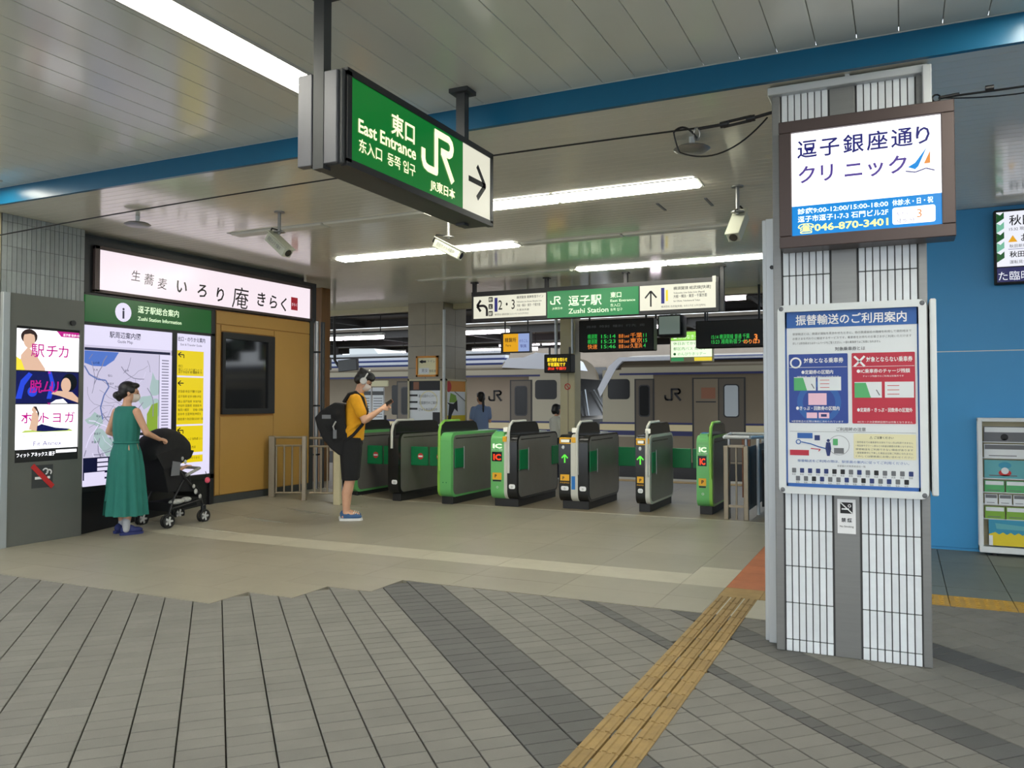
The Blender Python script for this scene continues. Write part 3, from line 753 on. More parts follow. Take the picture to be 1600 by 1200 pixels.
# lit clinic sign
cl = thing('clinic_sign', 'large lit white and blue clinic sign box high on the tiled pillar', 'sign', (-.16, 4.8, 2.24))
b = MB()
for x0, x1, z0, z1 in ((-.595, .262, 2.235, 2.30), (-.595, .262, 2.87, 2.935), (-.595, -.53, 2.30, 2.87), (.20, .262, 2.30, 2.87)): b.box(x0, 4.70, z0, x1, 4.87, z1, bevel=.004)
b.build('sign_frame', 'bronze_frame', cl)
MB().box(-.53, 4.725, 2.30, .20, 4.86, 2.87).build('lit_panel', 'lit_white', cl)
p = Print((-.53, 4.725, 2.30), (1, 0, 0))
p.rect('lit_blue', 0, 0, .73, .165)
x = .03
for t in '逗子銀座通り': p.text('lit_navyink', t, x, .435, .106, bold=.014); x += .117
x = .035
for t, dx in (('ク', .115), ('リ', .12), ('ニ', .115), ('ッ', .10), ('ク', .1)): p.text('lit_purple', t, x, .295, .106, bold=.014); x += dx
p.poly('lit_blue', [(.575, .315), (.61, .335), (.665, .41), (.625, .315), (.61, .30)]); p.poly('lit_orange_logo', [(.65, .325), (.68, .39), (.68, .325)]); p.line('lit_navyink', [(.565, .295), (.61, .285), (.66, .30), (.70, .285)], .006)
p.text('lit_blue_text', '診療9:00-12:00/15:00-18:00', .03, .122, .034, w=.45, bold=.02, d=.003); p.text('lit_blue_text', '休診:水・日・祝', .50, .122, .034, w=.19, bold=.02, d=.003)
p.text('lit_blue_text', '逗子市逗子1-7-3 石門ビル2F', .03, .078, .036, w=.45, bold=.02, d=.003); p.text('lit_phone', '☎046-870-3401', .03, .022, .052, w=.45, bold=.025, d=.003)
p.poly('lit_white', rrect(.50, .02, .70, .108, .012), .003); p.text('lit_orange_logo', '3', .615, .048, .062, d=.004); p.text('lit_purple', '駅から', .52, .066, .022, d=.004); p.text('lit_navyink', '徒歩 分', .52, .028, .026, d=.004)
p.flush(cl)
# poster board
pb = thing('poster_board', 'white framed notice board with blue and red boxes on the tiled pillar', 'board', (-.25, 4.84, .885))
def frame_ring(u0, v0, u1, v1, r, w, y0, y1):
    o = rrect(u0, v0, u1, v1, r, 4); i = rrect(u0 + w, v0 + w, u1 - w, v1 - w, max(.004, r - w), 4); n = len(o)
    vs = [(a, y0, c) for a, c in o] + [(a, y0, c) for a, c in i] + [(a, y1, c) for a, c in o] + [(a, y1, c) for a, c in i]; fs = []
    for k in range(n):
        j = (k + 1) % n; fs += [(k, j, n + j, n + k), (2 * n + k, 3 * n + k, 3 * n + j, 2 * n + j), (k, 2 * n + k, 2 * n + j, j), (n + k, n + j, 3 * n + j, 3 * n + k)]
    return MB().add(vs, fs)
frame_ring(-.625, .885, .125, 1.935, .035, .038, 4.82, 4.872).build('board_frame', 'white_plastic', pb)
MB().box(-.60, 4.845, .91, .10, 4.868, 1.91).build('poster', 'paper_white', pb)
for sx, sz in ((-.605, 1.915), (.105, 1.915), (-.605, .905), (.105, .905)): MB().sphere((sx, 4.822, sz), (.014, .008, .014), 10, 6).build('corner_cap', 'ink_grey', pb, 40)
p = Print((-.587, 4.844, .922), (1, 0, 0)); Wd, Hd = .674, .975
p.rect('sign_blue', 0, .885, Wd, Hd); p.rect('sign_blue', 0, 0, .008, Hd); p.rect('sign_blue', Wd - .008, 0, Wd, Hd); p.rect('sign_blue', 0, 0, Wd, .02)
p.text('ink_white', '振替輸送のご利用案内', Wd / 2, .905, .06, w=.56, al='c', bold=.02)
for i, t in enumerate(('振替輸送とは、鉄道が運転を見合わせたときに、他の鉄道会社の路線を利用して目的地まで', 'お客さまを代わりに輸送するサービスです。乗車券をお持ちのお客さまがご利用いただけます', '詳しくは駅係員またはホームページをご覧ください。一部の乗車券ではご利用になれません')): p.text('ink_grey', t, .04, .845 - .026 * i, .015, w=[.6, .6, .45][i])
p.text('ink_grey', '対象乗車券とは', Wd / 2, .755, .022, al='c', bold=.01)
p.poly('sign_darkblue', rrect(.018, .355, .325, .738, .006)); p.poly('sign_red', rrect(.345, .355, .655, .738, .006))
p.ring('ink_white', .055, .69, .022, .031, d=.002); p.line('ink_white', [(.358, .665), (.41, .72)], .011, .002); p.line('ink_white', [(.358, .72), (.41, .665)], .011, .002)
p.text('ink_white', '対象となる乗車券', .098, .69, .030, w=.205, bold=.02); p.text('ink_white', '対象とならない乗車券', .418, .69, .030, w=.225, bold=.02)
p.rect('ink_white', .022, .663, .321, .665, .002); p.rect('ink_white', .349, .663, .651, .665, .002)
p.text('ink_white', '●定期券の区間内', .085, .628, .024, w=.165, bold=.02); p.text('ink_white', '通勤定期・通学定期などが対象です', .06, .607, .011, w=.22)
p.text('ink_white', '●IC乗車券のチャージ残額', .37, .63, .024, w=.26, bold=.02); p.text('ink_white', 'チャージ残額でのご利用は対象外です', .40, .607, .011, w=.2)
p.ring('sign_blue', .175, .47, .085, .115, d=.0015); 
for u0, v0, w, h in ((.045, .535, .115, .075), (.358, .495, .135, .085)):
    p.rect('paper_white', u0, v0, u0 + w, v0 + h, .002); p.poly('print_green', [(u0, v0), (u0 + w * .6, v0), (u0 + w * .42, v0 + h * .95), (u0, v0 + h * .95)], .003); p.line('ink_grey', [(u0 + w * .8, v0 + h * .5), (u0 + w * .92, v0 + h * .15)], .005, .003)
for u0, v0, w, h in ((.17, .535, .12, .075), (.508, .495, .14, .085)):
    p.rect('paper_white', u0, v0, u0 + w, v0 + h, .002)
    for k in range(3): p.rect('ink_red', u0 + .012, v0 + h * (.2 + .27 * k), u0 + w * .5, v0 + h * (.24 + .27 * k), .003)
p.rect('print_pink', .12, .455, .215, .52, .002); p.text('ink_white', '●きっぷ・回数券の区間内', .055, .428, .024, w=.225, bold=.02); p.rect('print_pink', .11, .382, .165, .413, .002); p.rect('print_pink', .173, .382, .228, .413, .002); p.rect('ink_navy', .185, .39, .215, .405, .003)
p.poly('sign_red', [(.4, .40), (.5, .47), (.6, .40)], .0015); p.text('ink_white', '●定期券・きっぷ・回数券の区間外', .37, .42, .024, w=.27, bold=.02)
p.text('ink_white', '※振替輸送の区間は事前に決められています', .03, .360, .012, w=.27); p.text('ink_white', '※ICカードの定期券区間外は対象となりません', .37, .360, .012, w=.27)
p.text('ink_grey', 'ご利用時の注意', Wd / 2, .315, .022, al='c', bold=.01); p.rect('ink_grey', .02, .307, .655, .3085)
p.poly('print_cream', rrect(.35, .165, .655, .30, .006)); p.text('ink_black', '⚠ ご注意ください', .43, .275, .014, bold=.01)
for i in range(5): p.text('ink_grey', ['・目的地までの乗車券をお持ちでない方は利用できません', '・特急券やグリーン券などの料金は振替の対象となりません', '振替輸送をご利用できない場合があります', '・振替乗車中に下車した場合は以後ご利用になれません', 'くわしくは駅係員にお問い合わせください'][i], .36, .25 - .019 * i, .012, w=.28)
p.rect('sign_blue', .06, .27, .14, .30); p.rect('sign_red', .02, .175, .12, .205); p.line('sign_blue', [(.08, .25), (.13, .24), (.17, .225), (.21, .215)], .006); p.ring('sign_blue', .065, .25, .009, .014); p.disc('ink_navy', .221, .26, .008); p.poly('ink_navy', [(.21, .25), (.232, .25), (.236, .215), (.228, .175), (.214, .175), (.206, .215)]); p.ring('ink_grey', .275, .235, .052, .054); p.rect('print_green', .245, .235, .27, .27); p.rect('ink_grey', .25, .19, .30, .22); p.rect('ink_navy', .15, .26, .178, .288); p.line('sign_red', [(.13, .215), (.18, .21), (.17, .2)], .005)
p.text('sign_blue', '振替輸送をご利用の際は、駅係員の案内に従ってご利用ください。', .06, .14, .016, w=.56)
p.text('ink_grey', '首都圏の対象鉄道会社一覧', Wd / 2, .118, .012, al='c')
for k in range(15): p.poly(random.Random(k).choice(['ink_navy', 'ink_grey', 'ink_black']), rrect(.03 + .042 * k, .078, .052 + .042 * k, .104, .003)); p.text('ink_grey', '鉄道', .03 + .042 * k, .066, .010)
for k in range(14): p.poly(random.Random(k + 40).choice(['ink_navy', 'ink_grey', 'ink_black']), rrect(.05 + .042 * k, .034, .072 + .042 * k, .060, .003)); p.text('ink_grey', '電鉄', .05 + .042 * k, .022, .010)
p.flush(pb)
solo(MB().box(.14, 4.86, .90, .172, 5.35, 1.94, bevel=.006), 'notice_board', 'white_plastic', (.155, 5.1, .9), 'edge of a white framed notice board on the right flank of the tiled pillar', 'board')
ns = thing('no_smoking_sign', 'small white no smoking plate on the steel strip of the tiled pillar', 'sign', (-.277, 4.87, .68))
MB().box(-.325, 4.866, .675, -.232, 4.873, .862).build('sign_plate', 'ink_white', ns); p = Print((-.325, 4.866, .675), (1, 0, 0))
p.rect('ink_black', .015, .11, .078, .17); p.rect('ink_white', .022, .130, .06, .138, .002); p.ring('ink_white', .062, .152, .005, .009, d=.002, n=10); p.line('ink_white', [(.017, .168), (.076, .112)], .006, .0025); p.text('ink_black', '禁 煙', .047, .065, .024, al='c', bold=.02); p.text('ink_black', 'No Smoking', .047, .035, .014, w=.07, al='c'); p.flush(ns)

# ------------------------------------------------------------------ hanging signs
es = thing('exit_sign', 'large hanging green lit sign with white logo and black arrow on white end, nearest sign', 'sign', (-2.42, 3.9, 2.5))
X = -2.33
MB().box(X - .20, 3.10, 2.505, X - .006, 4.635, 2.955, bevel=.006).build('sign_box', 'dark_grey', es)
b = MB()
for y0, y1, z0, z1 in ((3.12, 4.64, 2.93, 2.965), (3.12, 4.64, 2.50, 2.535), (4.605, 4.64, 2.52, 2.95), (3.12, 3.155, 2.52, 2.95)): b.box(X - .03, y0, z0, X + .006, y1, z1)
b.build('sign_frame', 'black_metal', es)
MB().box(X - .01, 3.155, 2.535, X, 4.25, 2.93).build('lit_panel', 'lit_sign_green', es); MB().box(X - .01, 4.25, 2.535, X + .001, 4.605, 2.93).build('lit_panel', 'lit_cream', es)
MB().box(X - .11, 3.085, 2.51, X - .03, 3.13, 2.95, bevel=.004).box(X - .26, 3.085, 2.51, X - .175, 3.13, 2.95, bevel=.004).build('end_plate', 'end_grey', es)
for y in (3.11, 4.49):
    q = MB().box(X - .165, y - .028, 2.49, X - .105, y + .028, FZ + .02).build('hanger_pole', 'dark_grey', es); MB().box(X - .20, y - .06, FZ - .03, X - .07, y + .06, FZ - .004).build('flange', 'dark_grey', q)
p = Print((X + .001, 3.155, 2.535), (0, 1, 0), (0, 0, 1), (1, 0, 0))
p.text('lit_text', '東口', .335, .235, .118, bold=.02); p.text('lit_text', 'East Entrance', .055, .150, .092, w=.515, bold=.02); p.text('lit_text', '东入口  동쪽 입구', .06, .062, .070, w=.505, bold=.01)
jr_logo(p, 'lit_text', .625, .118, .262, part='logo'); p.text('lit_text', 'JR東日本', .72, .035, .062, w=.275, bold=.02)
p.line('lit_ink', [(1.16, .20), (1.37, .20)], .034, .003, 'arrow'); p.line('lit_ink', [(1.27, .30), (1.375, .20), (1.27, .10)], .034, .003, 'arrow'); p.disc('lit_ink', 1.372, .2, .017, .003, 'arrow', n=10)
p.flush(es)
ps = thing('platform_sign', 'long hanging sign over the gates, white and green panels with platform numbers and arrows', 'sign', (-4.03, 11.05, 2.6))
MB().box(-5.88, 11.01, 2.585, -2.17, 11.12, 3.0, bevel=.004).box(-5.88, 11.005, 2.985, -2.17, 11.13, 3.045).build('sign_box', 'black_metal', ps)
MB().box(-5.84, 10.998, 2.64, -4.655, 11.02, 2.972).build('lit_panel', 'lit_cream', ps); MB().box(-4.63, 10.998, 2.60, -3.265, 11.02, 2.985).build('lit_panel', 'lit_station_green', ps); MB().box(-3.245, 10.998, 2.64, -2.21, 11.02, 2.982).build('lit_panel', 'lit_cream', ps)
MB().box(-2.25, 10.99, 2.98, -2.205, 11.0, 3.06).build('end_bracket', 'lit_cream', ps)
for x in (-5.85, -4.66, -3.46, -2.13): MB().box(x - .025, 11.02, 2.98 if x != -2.13 and x != -5.85 else 2.58, x + .025, 11.08, CZ, bevel=.003).box(x - .045, 11.0, CZ - .02, x + .045, 11.1, CZ - .004).build('hanger_pole', 'black_metal', ps)
p = Print((-5.84, 10.998, 2.64), (1, 0, 0)); K = 'lit_ink'
def hook(p, u, v, s, m):
    p.line(m, [(u, v), (u + .09 * s, v)], .035 * s, .003, 'arrow'); p.ring(m, u + .09 * s, v - .07 * s, .053 * s, .088 * s, .003, 'arrow', 10, 0, 90); p.line(m, [(u + .16 * s, v - .07 * s), (u + .16 * s, v - .15 * s)], .035 * s, .003, 'arrow'); p.line(m, [(u + .06 * s, v + .08 * s), (u, v), (u + .06 * s, v - .08 * s)], .035 * s, .003, 'arrow')
hook(p, .06, .19, 1.05, K)
for k in range(3): p.poly(K, rrect(.255, .03 + .105 * k, .325, .105 + .105 * k, .01), .002); p.text('lit_cream', '駅エ階'[k], .262, .043 + .105 * k, .055, d=.003, bold=.01)
p.rect('lit_navyink', .355, .09, .405, .30, .002); p.text(K, '2・3', .42, .12, .20, w=.27, bold=.01); 
for i, (t, w) in enumerate((('横須賀線 湘南新宿ライン', .43), ('Yokosuka Line Shonan-Shinjuku Line', .40), ('大船・横浜・東京・千葉方面', .38), ('久里浜方面', .2))): p.text(K, t, .72, .27 - .06 * i, .045 if i % 2 == 0 else .032, w=w, bold=.008)
p.text(K, '横须贺线 湘南新宿线 요코스카선 쇼난신주쿠라인', .36, .035, .032, w=.55)
p.o = V((-4.63, 10.998, 2.60)); jr_logo(p, 'lit_lime_white', .045, .19, .12, part='logo'); p.text('lit_lime_white', 'JR東日本', .08, .12, .038, w=.16); p.text('lit_lime_white', '逗子駅', .33, .17, .16, bold=.015, w=.50); p.text('lit_lime_white', 'Zushi Station', .33, .05, .10, w=.60, bold=.01)
p.text('lit_lime_white', '東口', .96, .25, .085, bold=.015); p.text('lit_lime_white', 'East Entrance', .96, .185, .048, w=.36, bold=.01); p.text('lit_lime_white', '东入口', .96, .12, .05); p.text('lit_lime_white', '동쪽 입구', .96, .06, .045)
p.o = V((-3.245, 10.998, 2.64)); p.line(K, [(.155, .05), (.155, .25)], .022, .003, 'arrow'); p.line(K, [(.075, .17), (.155, .265), (.235, .17)], .022, .003, 'arrow'); p.rect('lit_navyink', .30, .085, .345, .30, .002); p.text('lit_yellow', '1', .365, .12, .21, bold=.02); p.text(K, '1', .372, .12, .21, d=.0015)
for i, (t, w) in enumerate((('横須賀線 総武線[快速]', .50), ('Yokosuka Line Sobu Line (Rapid)', .42), ('大船・横浜・東京・千葉方面', .45), ('for Ofuna, Yokohama & Tokyo', .36))): p.text(K, t, .47, .265 - .055 * i, .048 if i % 2 == 0 else .030, w=w, bold=.008)
p.text(K, '横须贺线 总武线[快速]  요코스카선 소부선[쾌속]', .30, .03, .030, w=.6); p.flush(ps)

def led_board(name, label, x0, x1, z0, z1, y, hang=CZ):
    t = thing(name, label, 'display', ((x0 + x1) / 2, y + .1, z0))
    MB().box(x0, y, z0, x1, y + .22, z1, bevel=.012).build('housing', 'black_soft', t)
    for x in (x0 + .12 * (x1 - x0), x1 - .12 * (x1 - x0)): MB().tube([(x, y + .11, z1 - .01), (x, y + .11, hang)], .018, 8).build('hanger_pole', 'black_metal', t)
    return t, Print((x0, y - .001, z0), (1, 0, 0))
CP = 3.45   # underside of the platform canopy
t, p = led_board('departure_board', 'black departure board with green and orange lines of text, left of the round-cornered monitor', -4.90, -3.61, 2.22, 2.75, 13.0, CP)
for i in range(3):
    v = .22 - .085 * i; c = 'lit_led_orange' if i == 2 else 'lit_led_green'
    p.text(c, '横須賀' if i < 2 else '快速', .16, v, .085, w=.17); p.text('lit_led_green', ['15:14', '15:23', '15:46'][i], .40, v, .085, w=.25); p.text('lit_led_orange', ['普通', '快速', '普通'][i] + ' Local', .70, v, .07, w=.18); p.text('lit_led_orange', ['千葉', '東京', '久里浜'][i], .90, v, .085, w=.2); p.text('lit_led_green', ['11', '15', '4'][i], 1.12, v, .085)
p.text('ink_grey', '路線  時刻  種別  行先  両', .14, .40, .045, w=1.0); p.flush(t)
t, p = led_board('departure_board', 'black departure board with green text and orange number 3, beside the tiled pillar', -2.93, -1.84, 2.23, 2.66, 13.0, CP)
for i in range(2): p.text('lit_led_green', ['15:14 横須賀線 普通 千葉', '15:23 湘南新宿ライン'][i], .25, .14 - .075 * i, .08, w=.58); 
p.text('lit_led_orange', '3', .90, .11, .12, bold=.03); p.text('lit_led_orange', 'のりば3', .74, .055, .075, w=.24, bold=.02); p.flush(t)
t, p = led_board('led_board', 'small black message board with yellow and red text on the slim white column', -5.43, -4.95, 1.87, 2.18, 12.75, 2.3)
p.text('lit_led_yellow', '運行情報 お知らせ', .06, .19, .07, w=.36, bold=.03); p.text('lit_led_yellow', '平常運転です', .07, .11, .07, w=.32, bold=.03); p.text('lit_led_red', '次は 千葉行', .07, .05, .05, w=.33, bold=.02); p.flush(t)
t = thing('monitor', 'rounded dark monitor showing a dim grey picture between the two departure boards', 'monitor', (-3.29, 12.9, 2.4))
MB().box(-3.48, 12.75, 2.41, -3.09, 13.1, 2.76, bevel=.03, seg=2).build('housing', 'black_soft', t, 40); MB().prism([(-3.45, 2.45), (-3.12, 2.45), (-3.12, 2.73), (-3.45, 2.73)], 12.742, 12.76).build('screen', 'lit_dim', t); MB().tube([(-3.29, 12.92, 2.75), (-3.29, 12.92, CP)], .02, 8).build('hanger_pole', 'black_metal', t)
t = thing('hanging_sign', 'small hanging sign, half orange and half pale blue, right of the inner column', 'sign', (-6.06, 13.05, 2.25))
MB().box(-6.36, 13.0, 2.24, -5.80, 13.10, 2.60).build('sign_box', 'black_metal', t); p = Print((-6.31, 12.999, 2.26), (1, 0, 0)); p.rect('lit_poster_yellow', 0, 0, .29, .31); p.rect('lit_poster_blue', .29, 0, .50, .31); p.text('lit_ink', '精算所', .03, .17, .085, w=.22, bold=.01); p.text('lit_ink', 'Fare', .05, .09, .06); p.text('lit_navyink', 'のりこし', .31, .16, .06, w=.16); p.text('lit_navyink', '駅員', .33, .07, .06); p.flush(t)
for x in (-6.3, -5.86): MB().tube([(x, 13.05, 2.58), (x, 13.05, CP)], .014, 6).build('hanger_pole', 'black_metal', t)
t = thing('lit_poster', 'bright lime green and white lit poster hanging behind the right departure board', 'poster', (-3.2, 14.1, 2.05))
MB().box(-3.60, 14.0, 2.06, -2.86, 14.08, 2.60, bevel=.006).build('poster_box', 'cream_paint', t); p = Print((-3.58, 13.999, 2.08), (1, 0, 0)); p.rect('lit_lime_poster', 0, .36, .70, .50); p.rect('lit_lime_white', 0, .07, .70, .35); p.rect('lit_station_green', 0, 0, .22, .06); p.rect('lit_yellow', .40, 0, .70, .06); p.text('lit_lime_white', '▲ お得なきっぷ', .04, .385, .08, w=.5, d=.003)
for i in range(3): p.text('lit_header_green', ['休日おでかけパス', '都区内パス 発売中', '● のんびりホリデー'][i], .04, .28 - .09 * i, .06, w=.56, d=.003)
for x in (-3.5, -2.96): MB().tube([(x, 14.04, 2.59), (x, 14.04, CP)], .012, 6).build('hanger_pole', 'black_metal', t)
p.flush(t)

# ------------------------------------------------------------------ cameras, speakers, cable
def security_camera(label, x, y, zc, yaw, pit, top=CZ, plate=True, sc=1.0, dn='white'):
    t = thing('security_camera', label, 'camera', (x, y, top))
    MB().tube([(x, y, top), (x, y, top - .012)], .05, 12).tube([(x, y, top), (x, y, zc + .10)], .016, 10).tube([(x, y, zc + .125), (x, y, zc + .115)], .055, 12).build('mount', 'steel_panel' if dn == 'white' else 'dark_grey', t, 40)
    M = Matrix.Translation((x, y, zc)) @ Matrix.Rotation(R(yaw), 4, 'Z') @ Matrix.Rotation(R(pit), 4, 'Y')
    MB().box(-.15 * sc, -.055 * sc, -.05 * sc, .15 * sc, .055 * sc, .04 * sc, bevel=.008, M=M).box(-.17 * sc, -.062 * sc, .04 * sc, .16 * sc, .062 * sc, .052 * sc, bevel=.004, M=M).build('housing', 'cam_body', t, 30)
    MB().tube([(.15 * sc, 0, 0), (.155 * sc, 0, 0)], .035 * sc, 12, M=M).build('lens', 'glass_dark', t, 40)
    MB().tube([(-.14, .02, -.02), (-.19, .02, .0), (-.18, .0, .07), (-.05, 0, .12)], .008, 6, M=M).build('cable', 'black_soft', t, 40)
    p = Print(M @ V((-.11 * sc, -.0556 * sc, -.03 * sc)), (M.to_3x3() @ V((1, 0, 0))), (M.to_3x3() @ V((0, 0, 1)))); p.text('ink_grey', '防犯カメラ 作動中', 0, .012, .045 * sc, w=.2 * sc); p.flush(t)
security_camera('white security camera on a ceiling pole tilted steeply down, right side next to the pillar', -1.22, 7.0, 2.86, -100, 48)
security_camera('white security camera seen side-on with lettering, just under the hanging green sign', -3.98, 6.97, 2.88, 10, 28)
security_camera('white security camera on a ceiling pole above the shop sign, leftmost of the cameras', -5.33, 6.1, 2.885, -5, 38)
security_camera('small white camera hanging below the green station panel, beyond the gates', -5.12, 13.2, 2.66, 8, 22, CP)
for i, (x, y) in enumerate(((-1.27, 5.56), (-6.7, 5.65))):
    q = thing('ceiling_speaker', ['round grey disc speaker under the hall ceiling beside the loose cable loop', 'round grey disc speaker under the hall ceiling above the advertising kiosk'][i], 'speaker', (x, y, CZ))
    MB().tube([(x, y, 3.10), (x, y, 3.115), (x, y, 3.13)], [.10, .125, .10], 20).build('disc', 'steel_panel', q, 40); MB().tube([(x, y, 3.12), (x, y, CZ)], .02, 8).build('stem', 'white_plastic', q)
def catenary(a, b, sag, n=16): return [V(a).lerp(V(b), k / n) - V((0, 0, sag * 4 * (k / n) * (1 - k / n))) for k in range(n + 1)]
cb = thing('tension_wire', 'thin dark wire stretched across the hall under the ceiling with a turnbuckle at the pillar', 'wire', (-.66, 4.92, 3.06))
MB().tube(catenary((-7.72, 4.95, 2.97), (-1.10, 4.9, 3.035), -.04, 24), .006, 6).build('wire', 'black_metal', cb, 60)
MB().tube([(-1.08, 4.9, 3.03), (-.93, 4.9, 3.035)], .010, 8).tube([(-.93, 4.9, 3.045), (-.77, 4.9, 3.06)], .009, 8).tube([(-.93, 4.9, 3.020), (-.77, 4.9, 3.035)], .009, 8).tube([(-.95, 4.9, 3.032), (-.90, 4.9, 3.036)], .019, 10).tube([(-.80, 4.9, 3.045), (-.75, 4.9, 3.048)], .019, 10).tube([(-.76, 4.9, 3.048), (-.65, 4.9, 3.065)], .010, 8).build('turnbuckle', 'black_metal', cb, 40)
MB().tube([V((-1.09 + .018 * math.cos(t * .628), 4.9, 3.0 + .04 * math.sin(t * .628))) for t in range(10)], .006, 6, closed=True).build('ring', 'steel', cb, 60)
MB().tube(catenary((-1.23, 4.9, 3.03), (-1.09, 4.9, 2.975), -.045, 10), .007, 6).tube(catenary((-1.23, 4.9, 3.03), (-1.19, 4.9, 2.90), .02, 6) + catenary((-1.19, 4.9, 2.90), (-.68, 4.9, 3.04), .10, 16)[1:], .005, 6).build('loose_cable', 'black_metal', cb, 60)
cb = thing('tension_wire', 'dark wire with shackles running right from the top of the tiled pillar', 'wire', (.15, 4.95, 3.05))
MB().tube(catenary((.20, 4.95, 3.03), (3.4, 4.95, 3.12), .03, 12), .006, 6).tube(catenary((.20, 4.95, 3.03), (1.1, 4.95, 3.06), .05, 10), .004, 6).build('wire', 'black_metal', cb, 60)
MB().tube([V((.19 + .02 * math.cos(t * .628), 4.95, 3.03 + .02 * math.sin(t * .628))) for t in range(10)], .005, 6, closed=True).tube([(.21, 4.95, 3.03), (.30, 4.95, 3.035)], .010, 8).tube([(.42, 4.95, 3.045), (.46, 4.95, 3.045)], .016, 8).build('shackle', 'black_metal', cb, 60)

# ------------------------------------------------------------------ ticket gates
GH, GD0 = .97, 11.22
def gprof(y0, y1, z0, z1, r):                       # rounded side profile (y, z)
    return rrect(y0, z0, y1, z1, r, 6)
def gate(label, yf, bands, wing, sides, front, flaps_side=(), base=None):
    x0 = bands[0][0]; x1 = bands[-1][1]; D = GD0
    t = thing('ticket_gate', label, 'ticket gate', ((x0 + x1) / 2, (yf + D) / 2, 0), 0, 'ticket gates in a row across the hall')
    MB().box(x0 + .02, yf + .08, 0, x1 - .015, D - .04, .12, bevel=.006).build('base', 'gate_base', t)
    for (a, c, m) in bands: MB().prism(gprof(yf, D, .10, GH if m != 'gate_black' else GH - .01, .11), a, c, 'x').build('shell', m, t, 35)
    for xs_, s in sides:                            # grey side plates, slightly proud
        MB().prism(gprof(yf + .06, D - .035, .13, GH - .035, .09), xs_, xs_ + s * .006, 'x').build('side_plate', 'gate_side', t, 35)
        MB().box(xs_ + s * .006, yf + .12, .885, xs_ + s * .008, D - .3, .895).build('seam', 'gate_black', t)
    if wing:
        wx, wt, wm_, y1 = wing
        MB().prism([(yf + .02, .80), (yf + .02, 1.0), (yf + .05, 1.07), (yf + .13, 1.115), (y1 - .12, 1.115), (y1 - .03, 1.08), (y1 + .06, .93), (y1 + .06, .80)], wx, wx + wt, 'x').build('wing', 'gate_black', t, 35)
        rim = [(wx + wt / 2, yf + .0, .45 if len(bands) != 2 or bands[0][2] != 'gate_black' or bands[1][2] != 'gate_black' else .74), (wx + wt / 2, yf + .0, .98), (wx + wt / 2, yf + .035, 1.075), (wx + wt / 2, yf + .13, 1.125), (wx + wt / 2, yf + .55, 1.125)]
        MB().tube(rim, .020, 8).build('wing_edge', wm_, t, 60)
    MB().box(x0 + .03, yf + .25, GH - .005, x0 + (bands[0][1] - x0) * .9, yf + .55, GH + .022, bevel=.006).build('card_reader', 'gate_green' if bands[0][2] == 'gate_green' else 'gate_black', t)
    for (xs_, s, ya, yb) in flaps_side: 
        q = MB().box(xs_ + s * .006, ya, .49, xs_ + s * .022, yb, .755, bevel=.003).build('folded_flap', 'flap_green', t)
        MB().tube([(xs_ + s * .02, yb + .012, .47), (xs_ + s * .02, yb + .012, .775)], .008, 6).build('hinge', 'steel', q, 40)
    if front: 
        for f in front: f(t, yf)
    return t
def fr_ic(x0, x1):
    def f(t, y):
        p = Print((x0, y - .0015, 0), (1, 0, 0)); w = x1 - x0
        p.rect('lit_ink', .018, .60, w - .03, .725, .001); p.text('lit_led_red', 'IC', .04, .62, .105, w=w - .085, bold=.03); p.rect('sticker_yellow', .025, .36, w - .035, .45, .001); p.text('ink_black', 'P', .06, .385, .06, bold=.03); p.rect('ink_black', .03, .335, w - .04, .355, .0012)
        p.text('lit_lime_white', 'IC', .03, .775, .08, w=w - .06, bold=.05); p.text('ink_white', 'ICカード専用', .02, .745, .022, w=w - .04); p.ring('ink_white', w / 2, .26, .010, .014); p.flush(t)
        MB().prism([(y + .0, .83), (y - .008, .84), (y + .05, .985), (y + .11, 1.0), (y + .16, .99), (y + .16, .93), (y + .06, .9)], x0 + .03, x1 - .02, 'x').build('reader_head', 'gate_green', t, 30)
        MB().box(x0 + .04, y + .10, .99, x1 - .04, y + .22, 1.005, bevel=.004).build('touch_plate', 'sticker_blue', t)
    return f
def fr_tk(x0, x1, tagc='D'):
    def f(t, y):
        p = Print((x0, y - .0015, 0), (1, 0, 0)); w = x1 - x0
        p.line('lit_arrow_green', [(w / 2, .60), (w / 2, .70)], .02, .0015); p.line('lit_arrow_green', [(w / 2 - .042, .66), (w / 2, .705), (w / 2 + .042, .66)], .018, .002)
        p.rect('sticker_yellow', .02, .37, w - .02, .45, .001); p.text('ink_black', 'P', .05, .385, .055, bold=.03); p.text('sticker_yellow', 'PASMO', .02, .335, .026, w=w - .04)
        p.poly('ink_white', rrect(.03, .245, w - .03, .30, .02), .001); p.text('ink_black', tagc, w / 2, .258, .035, al='c', d=.002); p.flush(t)
        frame = MB(); 
        for a, c, e, g_ in ((x0 + .01, x1 - .0, .905, .925), (x0 + .01, x1 - .0, .845, .86), (x0 + .01, x0 + .025, .86, .905)): frame.box(a, y - .012, e, c, y + .05, g_, bevel=.003)
        frame.build('ticket_slot_frame', 'sticker_yellow', t)
        MB().box(x0 + .03, y - .004, .865, x1 - .02, y + .03, .90).build('ticket_slot', 'lit_cream', t)
        MB().sphere((x0 + .06, y - .002, .80), (.02, .006, .025), 10, 6).build('sensor', 'white_plastic', t, 60)
    return f
def fr_mark(xc, z=.275, s='CD', m='ink_white'):
    def f(t, y):
        p = Print((xc, y - .0015, z), (1, 0, 0)); p.poly(m, rrect(-.045, -.03, .045, .03, .022), .001); p.text('ink_black', s, 0, -.015, .032, al='c', d=.002); p.flush(t)
    return f
